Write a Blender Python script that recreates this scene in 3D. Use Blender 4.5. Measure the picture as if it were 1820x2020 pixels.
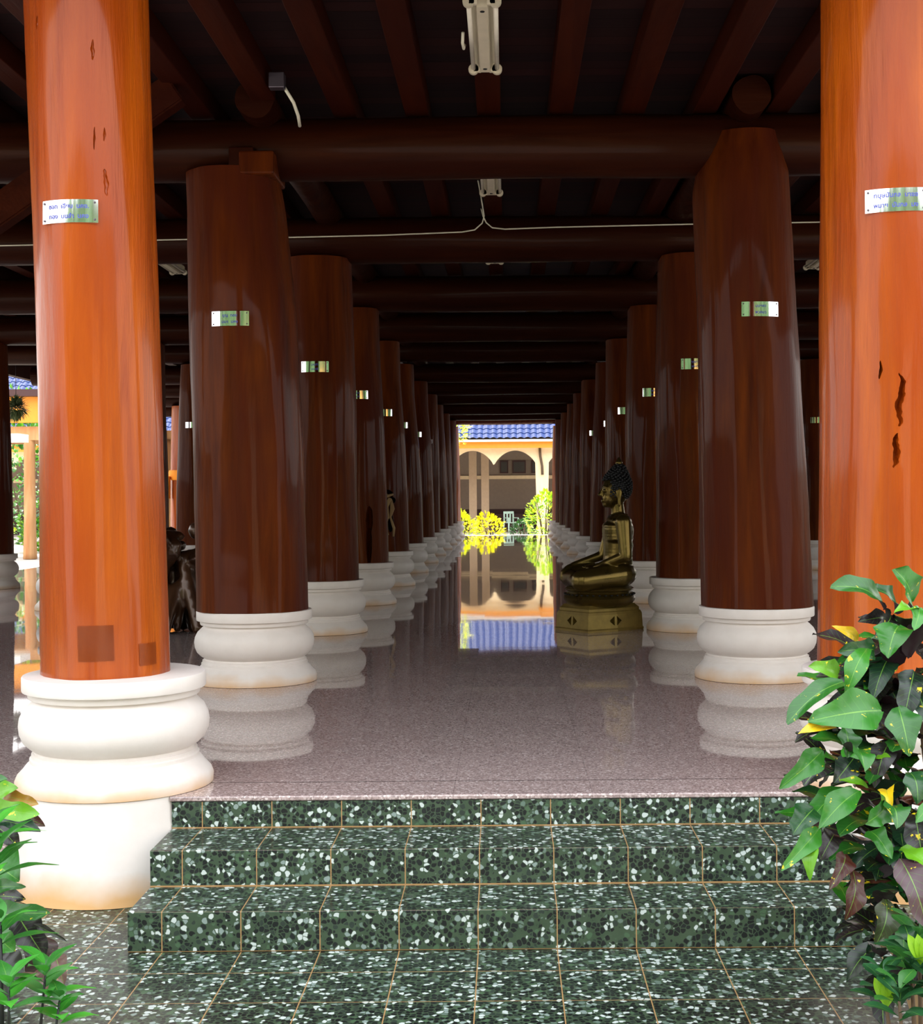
import bpy, bmesh, math, random
from mathutils import Vector, Matrix, noise
PI = math.pi
S = bpy.context.scene
COL = S.collection
for o in list(bpy.data.objects): bpy.data.objects.remove(o)

# ---------------------------------------------------------------- camera, light, exposure
F = 2750.0
cam_d = bpy.data.cameras.new('camera'); cam = bpy.data.objects.new('camera', cam_d); COL.objects.link(cam)
cam_d.sensor_fit = 'HORIZONTAL'; cam_d.sensor_width = 36; cam_d.lens = 36*F/1820
cam_d.shift_x = -88/1820; cam_d.shift_y = -30/1820
cam_d.clip_start = .05; cam_d.clip_end = 400
cam.location = (0, 0, 1.28)
cam.rotation_euler = (Matrix.Rotation(PI/2, 4, 'X') @ Matrix.Rotation(math.radians(-.45), 4, 'Z')).to_euler()
S.camera = cam
S.view_settings.view_transform = 'Standard'; S.view_settings.look = 'None'
S.view_settings.gamma = 1; S.view_settings.use_curve_mapping = False
S.view_settings.exposure = 1.17

W = bpy.data.worlds.new('world'); S.world = W; W.use_nodes = True
wt = W.node_tree; wt.nodes.clear()
wo = wt.nodes.new('ShaderNodeOutputWorld'); wb = wt.nodes.new('ShaderNodeBackground')
tc = wt.nodes.new('ShaderNodeTexCoord'); sp = wt.nodes.new('ShaderNodeSeparateXYZ')
rp = wt.nodes.new('ShaderNodeValToRGB')
rp.color_ramp.elements[0].position = .0; rp.color_ramp.elements[0].color = (.80, .75, .70, 1)
rp.color_ramp.elements[1].position = .6; rp.color_ramp.elements[1].color = (1.25, 1.30, 1.38, 1)
wt.links.new(tc.outputs['Generated'], sp.inputs[0]); wt.links.new(sp.outputs[2], rp.inputs[0])
wt.links.new(rp.outputs[0], wb.inputs[0]); wb.inputs[1].default_value = 1.5
wt.links.new(wb.outputs[0], wo.inputs[0])
sd = bpy.data.lights.new('sun', 'SUN'); sd.energy = 3.2; sd.angle = math.radians(1.5); sd.color = (1, .93, .8)
so = bpy.data.objects.new('sun', sd); COL.objects.link(so); so.location = (-10, 60, 60)
so.rotation_euler = Vector((.22, -.62, -1.0)).to_track_quat('-Z', 'Y').to_euler()

# ---------------------------------------------------------------- node helpers
class NT:
    def __init__(s, name):
        s.m = bpy.data.materials.new(name); s.m.use_nodes = True
        s.t = s.m.node_tree; s.b = s.t.nodes['Principled BSDF']; s.x = None
    def n(s, typ, ins=None, **kw):
        nd = s.t.nodes.new('ShaderNode'+typ)
        for k, v in kw.items(): setattr(nd, k, v)
        for k, v in (ins or {}).items(): s.put(nd.inputs[k], v)
        return nd
    def put(s, sock, v):
        if hasattr(v, 'is_linked') or isinstance(v, bpy.types.NodeSocket): s.t.links.new(v, sock)
        else: sock.default_value = v
    def co(s, scale=(1, 1, 1), kind='Object', loc=(0, 0, 0)):
        tcn = s.n('TexCoord'); mp = s.n('Mapping', {'Vector': tcn.outputs[kind], 'Scale': scale, 'Location': loc})
        return mp.outputs[0]
    def wco(s, scale=(1, 1, 1)):
        g = s.n('NewGeometry'); mp = s.n('Mapping', {'Vector': g.outputs['Position'], 'Scale': scale}); return mp.outputs[0]
    def noise(s, vec, scale, detail=4, rough=.55, dist=0):
        return s.n('TexNoise', {'Vector': vec, 'Scale': scale, 'Detail': detail, 'Roughness': rough, 'Distortion': dist}).outputs[0]
    def ramp(s, fac, stops, mode='LINEAR'):
        r = s.n('ValToRGB', {'Fac': fac}); cr = r.color_ramp; cr.interpolation = mode
        while len(cr.elements) < len(stops): cr.elements.new(.5)
        for e, (p, c) in zip(cr.elements, stops):
            e.position = p; e.color = (c, c, c, 1) if not hasattr(c, '__len__') else (*c[:3], 1)
        return r.outputs[0]
    def mix(s, fac, a, b, mode='MIX'):
        nd = s.n('Mix', data_type='RGBA', blend_type=mode)
        s.put(nd.inputs[0], fac)
        for i, v in ((6, a), (7, b)):
            s.put(nd.inputs[i], (*v[:3], 1) if isinstance(v, tuple) else v)
        return nd.outputs[2]
    def math(s, op, a, b=0.0, c=0.0):
        nd = s.n('Math', operation=op); s.put(nd.inputs[0], a); s.put(nd.inputs[1], b); s.put(nd.inputs[2], c); return nd.outputs[0]
    def bump(s, h, strength=.3, dist=.01):
        b = s.n('Bump', {'Height': h, 'Strength': strength, 'Distance': dist}); s.put(s.b.inputs['Normal'], b.outputs[0]); return b
    def set(s, **kw):
        names = {'col': 'Base Color', 'rough': 'Roughness', 'metal': 'Metallic', 'spec': 'Specular IOR Level', 'coat': 'Coat Weight',
                 'coatr': 'Coat Roughness', 'trans': 'Transmission Weight', 'sss': 'Subsurface Weight', 'emit': 'Emission Color', 'emits': 'Emission Strength', 'ior': 'IOR'}
        for k, v in kw.items():
            if isinstance(v, tuple): v = (*v[:3], 1)
            s.put(s.b.inputs[names[k]], v)
        return s.m

def plain(name, col, rough=.5, **kw):
    t = NT(name); nz = t.noise(t.wco(), 9, 3)
    c = t.mix(.5, tuple(c*.86 for c in col), tuple(min(1, c*1.1) for c in col)); t.put(c.node.inputs[0], nz)
    return t.set(col=c, rough=rough, **kw)

def wood(name, c1, c2, c3, axis=2, rough=.35, coat=.8, bump=.35, coatr=.16, dens=1.0, spec=.5, ct=.19):
    t = NT(name); sc = [9*dens, 9*dens, 9*dens]; sc[axis] = .7*dens
    oi = t.n('ObjectInfo'); off = t.math('MULTIPLY', oi.outputs['Random'], 37.0)
    tcn = t.n('TexCoord'); ad = t.n('VectorMath', {0: tcn.outputs['Object'], 1: off}, operation='ADD')
    v = t.n('Mapping', {'Vector': ad.outputs[0], 'Scale': tuple(sc)}).outputs[0]
    n1 = t.noise(v, 1.0, 6, .6, .4); n2 = t.noise(v, 5.0, 4, .6)
    sc2 = [2.2, 2.2, 2.2]; sc2[axis] = .45
    v2 = t.n('Mapping', {'Vector': ad.outputs[0], 'Scale': tuple(sc2)}).outputs[0]
    n3 = t.noise(v2, 1.6, 3, .5, .3)
    a = t.ramp(n1, [(.3, c1), (.62, c2)]); a = t.mix(t.ramp(n3, [(.42, 0), (.66, 1)]), a, tuple(c3))
    sc3 = [16, 16, 16]; sc3[axis] = 1.3
    v3 = t.n('Mapping', {'Vector': ad.outputs[0], 'Scale': tuple(sc3)}).outputs[0]
    n4 = t.noise(v3, 1.0, 5, .6, .6)
    cr = t.ramp(n4, [(ct, 1), (ct+.06, 0)])
    a = t.mix(cr, a, tuple(c*.3 for c in c1))
    h = t.math('ADD', t.math('MULTIPLY', n3, 2.2), t.math('ADD', t.math('MULTIPLY', n1, .8), t.math('ADD', t.math('MULTIPLY', n2, .12), t.math('MULTIPLY', cr, -.9))))
    t.bump(h, bump, .02)
    t.b.inputs['Specular Tint'].default_value = (1, .6, .42, 1)
    return t.set(col=a, rough=rough, coat=coat, coatr=coatr, spec=spec)

M = {}
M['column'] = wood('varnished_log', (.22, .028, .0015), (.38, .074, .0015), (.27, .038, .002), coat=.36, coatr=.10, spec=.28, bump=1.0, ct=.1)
M['column_shaded'] = wood('shaded_varnished_log', (.036, .0045, .0012), (.105, .020, .0016), (.062, .010, .004), rough=.5, coat=.10, coatr=.08, spec=.1, bump=.8)  # same wood as the front columns, interior shade put into a darker colour
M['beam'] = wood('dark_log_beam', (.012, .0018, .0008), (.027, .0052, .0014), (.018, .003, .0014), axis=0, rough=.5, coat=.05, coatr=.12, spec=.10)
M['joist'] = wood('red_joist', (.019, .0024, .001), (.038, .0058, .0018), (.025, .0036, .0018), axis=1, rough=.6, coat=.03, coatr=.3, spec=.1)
M['lit_wood'] = wood('pale_timber', (.50, .26, .11), (.62, .36, .17), (.45, .2, .08), rough=.7, coat=0)
M['root'] = wood('root_wood', (.018, .007, .004), (.05, .02, .008), (.012, .006, .004), rough=.35, coat=.5)
# ceiling boards
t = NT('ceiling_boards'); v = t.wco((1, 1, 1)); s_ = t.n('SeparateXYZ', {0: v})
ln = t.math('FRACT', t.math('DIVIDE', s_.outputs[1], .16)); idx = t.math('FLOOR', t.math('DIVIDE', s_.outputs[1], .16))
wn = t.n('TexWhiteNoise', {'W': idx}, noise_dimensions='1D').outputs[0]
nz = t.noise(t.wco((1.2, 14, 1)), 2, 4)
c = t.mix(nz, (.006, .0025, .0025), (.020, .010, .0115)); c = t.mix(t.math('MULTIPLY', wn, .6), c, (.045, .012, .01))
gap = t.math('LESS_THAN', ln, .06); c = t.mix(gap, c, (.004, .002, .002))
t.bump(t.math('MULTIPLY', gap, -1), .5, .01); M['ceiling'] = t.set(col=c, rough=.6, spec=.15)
# white plaster base
def plaster(name, zlo, zhi):
    t = NT(name); g = t.n('TexCoord'); z = t.n('SeparateXYZ', {0: g.outputs['Object']}).outputs[2]
    nz = t.noise(t.co((1, 1, 1)), 4, 4); zz = t.math('ADD', z, t.math('MULTIPLY', t.math('SUBTRACT', nz, .5), .14))
    m = t.n('MapRange', {0: zz, 1: zlo, 2: zhi, 3: 1.0, 4: 0.0}).outputs[0]
    base = t.mix(t.noise(t.co(), 9, 5), (.66, .60, .55), (.78, .73, .69))
    c = t.mix(m, base, (.62, .36, .15)); t.bump(t.noise(t.co(), 60, 3), .08, .004)
    return t.set(col=c, rough=.55)
M['plaster'] = plaster('white_plaster', -.03, .085)
M['plinth'] = plaster('white_plinth_plaster', .02, .15)
# pebble terrazzo tile
GZ_ = -.44
def pebble(name, mode):
    t = NT(name); v = t.wco((50, 50, 50)); w = t.n('Mapping', {'Vector': t.wco(), 'Scale': (50, 50, 50)}).outputs[0]
    nzv = t.n('TexNoise', {'Vector': v, 'Scale': .6}); add = t.n('VectorMath', {0: v, 1: nzv.outputs['Color']}, operation='ADD').outputs[0]
    vo = t.n('TexVoronoi', {'Vector': add, 'Scale': 1.0, 'Randomness': .9}, feature='F1')
    ve = t.n('TexVoronoi', {'Vector': add, 'Scale': 1.0, 'Randomness': .9}, feature='DISTANCE_TO_EDGE')
    rnd = t.n('SeparateColor', {0: vo.outputs['Color']}).outputs[0]
    stone = t.ramp(rnd, [(0, (.002, .004, .004)), (.40, (.005, .008, .008)), (.58, (.018, .03, .022)), (.68, (.10, .15, .12)), (.74, (.05, .10, .05)), (.78, (.20, .26, .24)), (.86, (.46, .52, .50))], 'CONSTANT')
    e = t.math('MULTIPLY', t.ramp(ve.outputs['Distance'], [(.045, 0), (.085, 1)]), t.ramp(vo.outputs['Distance'], [(.56, 1), (.62, 0)]))
    c = t.mix(e, t.mix(t.noise(v, .3, 3), (.018, .040, .018), (.055, .088, .050)), stone)
    s_ = t.n('SeparateXYZ', {0: t.wco()}); x, y, z = s_.outputs
    gx = t.math('ABSOLUTE', t.math('SUBTRACT', t.math('FRACT', t.math('ADD', t.math('DIVIDE', t.math('ADD', x, .119), .3), .5)), .5))
    g = t.math('LESS_THAN', gx, .007)
    if mode == 'ground':
        gy = t.math('ABSOLUTE', t.math('SUBTRACT', t.math('FRACT', t.math('ADD', t.math('DIVIDE', t.math('SUBTRACT', y, 5.056), .3), .5)), .5))
        g = t.math('MAXIMUM', g, t.math('LESS_THAN', gy, .006))
    if mode != 'ground':
        g2 = t.math('LESS_THAN', t.math('MINIMUM', t.math('ABSOLUTE', t.math('ADD', z, -GZ_-.002)), t.math('MINIMUM', t.math('ABSOLUTE', t.math('ADD', z, .283)), t.math('ABSOLUTE', t.math('ADD', z, .136)))), .0035)
        nz_ = t.n('SeparateXYZ', {0: t.n('NewGeometry').outputs['True Normal']}).outputs[2]
        g2 = t.math('MULTIPLY', g2, t.math('LESS_THAN', t.math('ABSOLUTE', nz_), .5))
        g = t.math('MAXIMUM', g, g2)
    c = t.mix(g, c, (.34, .20, .08))
    t.bump(t.math('MULTIPLY', g, -1), .3, .003)
    return t.set(col=c, rough=.5, spec=.4, coat=.32, coatr=.10)
M['pebble'] = pebble('pebble_step_tile', 'step'); M['pebble_g'] = pebble('pebble_ground_tile', 'ground')
# granite
t = NT('polished_granite'); v = t.wco()
vo = t.n('TexVoronoi', {'Vector': v, 'Scale': 120.0}); r_ = t.n('SeparateColor', {0: vo.outputs['Color']}).outputs[0]
c = t.ramp(r_, [(0, (.13, .085, .08)), (.3, (.31, .225, .215)), (.6, (.52, .42, .40)), (.88, (.88, .80, .77)), (.96, (.04, .03, .03))], 'CONSTANT')
c2 = t.mix(t.noise(v, 60, 4, .7), (.20, .13, .125), (.58, .475, .45)); c = t.mix(.55, c, c2)
pos = t.n('NewGeometry'); dv = t.n('VectorMath', {0: pos.outputs['Position'], 1: (.6, .6, 100.0)}, operation='DIVIDE')
of = t.n('VectorMath', {0: dv.outputs[0], 1: (.4, .35, .5)}, operation='ADD'); fl = t.n('VectorMath', {0: of.outputs[0]}, operation='FLOOR')
fr = t.n('VectorMath', {0: of.outputs[0]}, operation='FRACTION'); fs = t.n('SeparateXYZ', {0: fr.outputs[0]})
gl = t.math('MAXIMUM', t.math('LESS_THAN', fs.outputs[0], .006), t.math('LESS_THAN', fs.outputs[1], .006))
wn = t.n('TexWhiteNoise', {'Vector': fl.outputs[0]}, noise_dimensions='3D').outputs['Color']
lo = t.n('TexNoise', {'Vector': t.wco((1, .6, 1)), 'Scale': 2.2, 'Detail': 2}).outputs['Color']
j1 = t.n('VectorMath', {0: wn, 1: (.5, .5, .5)}, operation='SUBTRACT'); j2 = t.n('VectorMath', {0: lo, 1: (.5, .5, .5)}, operation='SUBTRACT')
j1 = t.n('VectorMath', {0: j1.outputs[0], 'Scale': .0025}, operation='SCALE'); j2 = t.n('VectorMath', {0: j2.outputs[0], 'Scale': .003}, operation='SCALE')
a1 = t.n('VectorMath', {0: pos.outputs['Normal'], 1: j1.outputs[0]}, operation='ADD'); a2 = t.n('VectorMath', {0: a1.outputs[0], 1: j2.outputs[0]}, operation='ADD')
nn = t.n('VectorMath', {0: a2.outputs[0]}, operation='NORMALIZE'); t.put(t.b.inputs['Normal'], nn.outputs[0])
c = t.mix(t.math('MULTIPLY', gl, .3), c, (.08, .05, .05))
M['granite'] = t.set(col=c, rough=.03, spec=.5, ior=1.65)

M['concrete'] = plain('pale_concrete', (.55, .51, .46), .8)
M['bronze'] = None
t = NT('bronze'); nz = t.noise(t.co(), 7, 5)
M['bronze'] = t.set(col=t.mix(nz, (.07, .045, .012), (.20, .14, .035)), metal=.85, rough=t.math('ADD', t.math('MULTIPLY', nz, .2), .2))
M['bronze_hair'] = plain('blackened_bronze', (.02, .02, .022), .42, metal=.6)
t = NT('brass_base'); nz = t.noise(t.co(), 12, 5)
M['brass'] = t.set(col=t.mix(nz, (.14, .09, .02), (.32, .22, .05)), metal=.55, rough=.42)
M['steel'] = NT('polished_steel').set(col=(.82, .82, .85), metal=1.0, rough=.07)
M['ink'] = plain('blue_lettering', (.06, .08, .42), .5)
M['screw'] = plain('screw_metal', (.12, .10, .12), .4, metal=.8)
M['enamel'] = plain('aged_white_enamel', (.62, .54, .40), .5)
M['tube'] = plain('fluorescent_tube_glass', (.78, .72, .60), .25)
M['cable'] = plain('white_cable', (.70, .66, .52), .5)
M['black'] = plain('black_plastic', (.01, .01, .012), .5)
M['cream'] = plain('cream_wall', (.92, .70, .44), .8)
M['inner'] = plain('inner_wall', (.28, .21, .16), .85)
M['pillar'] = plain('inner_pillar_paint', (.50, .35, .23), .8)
M['orange'] = plain('orange_fascia', (.85, .30, .02), .6)
M['white'] = plain('white_paint', (.85, .80, .74), .6)
M['roof'] = plain('blue_glazed_tile', (.008, .028, .13), .6, spec=.15)
M['chair'] = plain('pale_green_plastic', (.50, .68, .58), .45)
M['dark'] = plain('dark_red_wood', (.05, .012, .01), .6)
M['picture'] = plain('picture_print', (.05, .045, .04), .4)
M['cloth'] = plain('orange_cloth', (.9, .28, .01), .8)
M['fern'] = plain('dry_grey_fern', (.12, .14, .07), .9)
M['clay'] = wood('tan_clay', (.30, .19, .09), (.42, .29, .15), (.24, .15, .08), rough=.8, coat=0, bump=.6)
M['stem'] = plain('plant_stem', (.10, .06, .03), .7)
M['patch'] = wood('repair_wood', (.235, .030, .002), (.38, .068, .002), (.28, .04, .002), coat=.6)

def leafmat(name, under=None, speck=0.0, transl=.25):
    t = NT(name); at = t.n('Attribute', attribute_name='Col').outputs['Color']
    uv = t.n('Attribute', attribute_name='UVMap').outputs['Vector']; s_ = t.n('SeparateXYZ', {0: uv})
    u = t.math('ABSOLUTE', t.math('SUBTRACT', s_.outputs[0], .5))
    mid = t.math('LESS_THAN', u, .016)
    vein = t.math('LESS_THAN', t.math('FRACT', t.math('MULTIPLY', t.math('SUBTRACT', s_.outputs[1], t.math('MULTIPLY', u, .35)), 9.0)), .1)
    c = t.mix(t.noise(t.wco(), 30, 3), at, t.mix(.35, at, (.0, .02, .0)) if name != 'bush_leaf' else at)
    c = t.mix(t.math('MULTIPLY', vein, .16), c, (.08, .28, .03))
    if speck:
        sp_ = t.ramp(t.noise(t.wco(), 38, 3, .6), [(.66, 0), (.70, 1)])
        c = t.mix(t.math('MULTIPLY', sp_, speck), c, (.75, .60, .01))
    c = t.mix(t.math('MULTIPLY', mid, .6), c, (.16, .36, .04))
    if under:
        bf = t.n('NewGeometry').outputs['Backfacing']; c = t.mix(bf, c, under)
    h = t.math('ADD', t.math('MULTIPLY', vein, -.5), t.math('MULTIPLY', mid, -1)); t.bump(h, .35, .004)
    t.set(col=c, rough=.32, spec=.5)
    out = t.t.nodes['Material Output']; tr = t.n('BsdfTranslucent', {'Color': c}); ms = t.n('MixShader', {0: transl, 1: t.b.outputs[0], 2: tr.outputs[0]})
    t.t.links.new(ms.outputs[0], out.inputs[0]); return t.m
M['croton'] = leafmat('croton_leaf', (.022, .010, .014), .85, .08)
M['leaf'] = leafmat('green_leaf', None, 0, .3)
M['bush'] = leafmat('bush_leaf', None, 0, .4)

# ---------------------------------------------------------------- object helpers
def link(name, me, mat=None, parent=None):
    o = bpy.data.objects.new(name, me); COL.objects.link(o)
    if mat is not None and me is not None: me.materials.append(mat)
    if parent: o.parent = parent
    return o
def obj(name, bm, mat, parent=None, smooth=True, auto=None):
    bmesh.ops.recalc_face_normals(bm, faces=bm.faces)
    return objn(name, bm, mat, parent, smooth, auto)
def objn(name, bm, mat, parent=None, smooth=True, auto=None):
    me = bpy.data.meshes.new(name); bm.to_mesh(me); bm.free()
    o = link(name, me, mat, parent)
    if smooth:
        for p in me.polygons: p.use_smooth = True
        if auto is not None: me.set_sharp_from_angle(angle=math.radians(auto))
    return o
def tag(o, label, cat=None, group=None, kind=None):
    if label: o['label'] = label
    if cat: o['category'] = cat
    if group: o['group'] = group
    if kind: o['kind'] = kind
    return o
def thing(name, label, cat, loc=(0, 0, 0), rz=0, group=None):
    o = bpy.data.objects.new(name, None); COL.objects.link(o); o.empty_display_size = .1
    o.location = loc; o.rotation_euler = (0, 0, rz); return tag(o, label, cat, group)
def struct(o): o['kind'] = 'structure'; return o
def bx(bm, x0, x1, y0, y1, z0, z1, bev=0, rot=None):
    vs = [bm.verts.new((x, y, z)) for x in (x0, x1) for y in (y0, y1) for z in (z0, z1)]
    fs = [(0, 1, 3, 2), (4, 6, 7, 5), (0, 4, 5, 1), (2, 3, 7, 6), (0, 2, 6, 4), (1, 5, 7, 3)]
    faces = [bm.faces.new([vs[i] for i in f]) for f in fs]
    if bev:
        es = list({e for f in faces for e in f.edges}); bmesh.ops.bevel(bm, geom=es, offset=bev, segments=2, affect='EDGES', profile=.5)
    return vs
def lathe(bm, prof, seg=48, cx=0, cy=0, sx=1, sy=1, cap=True):
    rings = []
    for r, z in prof:
        rings.append([bm.verts.new((cx+sx*r*math.cos(2*PI*i/seg), cy+sy*r*math.sin(2*PI*i/seg), z)) for i in range(seg)])
    for a, b in zip(rings, rings[1:]):
        for i in range(seg): bm.faces.new((a[i], a[(i+1) % seg], b[(i+1) % seg], b[i]))
    if cap:
        bm.faces.new(rings[0][::-1]); bm.faces.new(rings[-1])
def tube(bm, pts, rad, seg=12, cap=True):
    pts = [Vector(p) for p in pts]; n = len(pts)
    if not hasattr(rad, '__len__'): rad = [rad]*n
    rings = []; up = None
    for i, p in enumerate(pts):
        d = (pts[min(i+1, n-1)]-pts[max(i-1, 0)]).normalized()
        if up is None: up = d.orthogonal().normalized()
        up = (up-d*up.dot(d)).normalized(); s = d.cross(up)
        rings.append([bm.verts.new(p+rad[i]*(math.cos(2*PI*k/seg)*up+math.sin(2*PI*k/seg)*s)) for k in range(seg)])
    for a, b in zip(rings, rings[1:]):
        for k in range(seg): bm.faces.new((a[k], a[(k+1) % seg], b[(k+1) % seg], b[k]))
    if cap: bm.faces.new(rings[0][::-1]); bm.faces.new(rings[-1])
def ell(bm, c, r, seg=20, ring=12, rot=None):
    m = Matrix.Translation(c) @ (rot or Matrix()) @ Matrix.Diagonal((*r, 1))
    top = bm.verts.new(m @ Vector((0, 0, 1))); bot = bm.verts.new(m @ Vector((0, 0, -1))); rs = []
    for j in range(1, ring):
        th = PI*j/ring; rs.append([bm.verts.new(m @ Vector((math.sin(th)*math.cos(2*PI*i/seg), math.sin(th)*math.sin(2*PI*i/seg), math.cos(th)))) for i in range(seg)])
    for i in range(seg):
        k = (i+1) % seg; bm.faces.new((top, rs[0][i], rs[0][k])); bm.faces.new((bot, rs[-1][k], rs[-1][i]))
        for a, b in zip(rs, rs[1:]): bm.faces.new((a[i], b[i], b[k], a[k]))
def cap(bm, a, b, ra, rb, n=7):
    a, b = Vector(a), Vector(b); n = max(n, int((b-a).length/.014))
    for i in range(n+1):
        f = i/n; ell(bm, a.lerp(b, f), (ra+(rb-ra)*f,)*3, 12, 8)
def bake(o):
    dg = bpy.context.evaluated_depsgraph_get(); dg.update()
    me = bpy.data.meshes.new_from_object(o.evaluated_get(dg)); o.modifiers.clear(); o.data = me; return o
def cut(o, cutters):
    for c in cutters:
        m = o.modifiers.new('b', 'BOOLEAN'); m.operation = 'DIFFERENCE'; m.solver = 'EXACT'; m.object = c
    bake(o)
    for c in cutters: bpy.data.objects.remove(c)
    for p in o.data.polygons: p.use_smooth = True
    o.data.set_sharp_from_angle(angle=math.radians(35))
def at(x, y, D): return Vector(((x-998)/F*D, D, 1.28+(980-y)/F*D))
def gx(X, D): return 998+X*F/D
ORD = ['zeroth', 'first', 'second', 'third', 'fourth', 'fifth', 'sixth', 'seventh', 'eighth', 'ninth', 'tenth', 'eleventh', 'twelfth', 'thirteenth', 'fourteenth', 'fifteenth', 'sixteenth', 'seventeenth', 'eighteenth']

GZ = -.44
# ---------------------------------------------------------------- large structure
bm = bmesh.new(); bx(bm, -9, 9, 6.28, 46.3, GZ, 0, .006); bx(bm, -1.46, 1.44, 6.0, 6.3, -.022, 0, .006); bx(bm, -1.45, 1.43, 6.02, 6.3, GZ, -.02)
struct(obj('floor', bm, M['granite'], smooth=False))
bm = bmesh.new(); bx(bm, -60, 60, -40, 120, GZ-.3, GZ-.012); struct(obj('ground', bm, M['concrete'], smooth=False))
bm = bmesh.new(); bx(bm, -3.3, 3.3, 1.2, 6.28, GZ-.1, GZ); struct(obj('ground_paving', bm, M['pebble_g'], smooth=False))
# steps
st = thing('staircase', 'three green pebble-tiled steps rising to the granite hall floor between the front columns', 'steps', (0, 5.29, GZ))
def lb(name, mat, *b, par=None, org=(0, 0, 0), bev=.004):
    bm = bmesh.new(); bx(bm, *b, bev); bmesh.ops.translate(bm, verts=bm.verts, vec=-Vector(org)); return obj(name, bm, mat, par, smooth=False)
og = (0, 5.29, GZ)
lb('step', M['pebble'], -1.45, 1.43, 5.29, 5.63, GZ+.001, -.285, par=st, org=og)
lb('step', M['pebble'], -1.45, 1.43, 5.63, 6.005, GZ+.001, -.138, par=st, org=og)
lb('step', M['pebble'], -1.45, 1.43, 6.005, 6.018, -.138, -.024, par=st, org=og, bev=0)
# ceiling
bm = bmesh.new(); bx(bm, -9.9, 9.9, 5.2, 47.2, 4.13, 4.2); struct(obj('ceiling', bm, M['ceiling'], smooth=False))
# roof slopes above (outside shape)
bm = bmesh.new()
rv = [bm.verts.new(p) for p in ((-10.3, 5.1, 4.21), (10.3, 5.1, 4.21), (10.3, 48, 4.21), (-10.3, 48, 4.21), (0, 8.5, 8.2), (0, 44, 8.2))]
for f in ((0, 1, 4), (1, 2, 5, 4), (2, 3, 5), (3, 0, 4, 5), (3, 2, 1, 0)): bm.faces.new([rv[i] for i in f])
tag(obj('hall_roof', bm, M['roof'], smooth=False), 'hipped roof of the column hall above its board ceiling', 'roof')
# eave boards round the hall
for i, b in enumerate(((-10.05, -9.9, 5.2, 47.2, 3.8, 4.2), (9.9, 10.05, 5.2, 47.2, 3.8, 4.2), (-10.05, 10.05, 47.2, 47.3, 3.9, 4.2), (-10.05, 10.05, 5.1, 5.2, 3.9, 4.2))):
    o = lb('trim_%d' % (i+1), M['joist'], *b); struct(o)

# ---------------------------------------------------------------- columns
BASE = [(.405, 0), (.432, .002), (.434, .035), (.424, .06), (.40, .085), (.385, .105), (.37, .12), (.37, .135), (.362, .14), (.362, .155), (.35, .16), (.348, .17),
        (.372, .185), (.398, .21), (.413, .245), (.417, .28), (.412, .315), (.395, .35), (.37, .375), (.352, .39), (.35, .40),
        (.372, .402), (.376, .41), (.376, .428), (.39, .43), (.40, .434), (.402, .44), (.402, .494), (.398, .5), (.30, .502)]
def shaft_fn(prof, seed, amp=.035):
    def f(phi, z):
        for a, b in zip(prof, prof[1:]):
            if z <= b[0]: break
        tt = min(1, max(0, (z-a[0])/(b[0]-a[0]))); r = a[1]+(b[1]-a[1])*tt; cx = a[2]+(b[2]-a[2])*tt
        n = noise.noise(Vector((math.cos(phi)*1.1+seed*7.3, math.sin(phi)*1.1, z*.45)))*amp*1.5
        n += noise.noise(Vector((math.cos(phi)*3.2, math.sin(phi)*3.2+seed*3.1, z*.8)))*amp*.9
        n += noise.noise(Vector((math.cos(phi)*7, math.sin(phi)*7+seed, z*2.5)))*amp*.14
        n += amp*.16*noise.noise(Vector((math.cos(phi)*2.2+seed, math.sin(phi)*2.2, z*7)))
        rr = r*(1+n); return Vector((cx+rr*math.cos(phi), rr*math.sin(phi), z))
    return f
def shaft(f, z0, z1, n=44, seg=56, boss=None):
    bm = bmesh.new(); rings = []
    for i in range(n+1):
        z = z0+(z1-z0)*i/n
        rings.append([bm.verts.new(f(2*PI*k/seg, z)) for k in range(seg)])
    for a, b in zip(rings, rings[1:]):
        for k in range(seg): bm.faces.new((a[k], a[(k+1) % seg], b[(k+1) % seg], b[k]))
    bm.faces.new(rings[0][::-1]); bm.faces.new(rings[-1]); return bm
def text_mesh(s, size):
    cu = bpy.data.curves.new('t', 'FONT'); cu.body = s; cu.size = size; cu.align_x = 'CENTER'; cu.align_y = 'CENTER'; cu.offset = .0006
    o = bpy.data.objects.new('t', cu); COL.objects.link(o); dg = bpy.context.evaluated_depsgraph_get(); dg.update()
    me = bpy.data.meshes.new_from_object(o.evaluated_get(dg)); bpy.data.objects.remove(o)
    bm = bmesh.new(); bm.from_mesh(me); return bm
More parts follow.
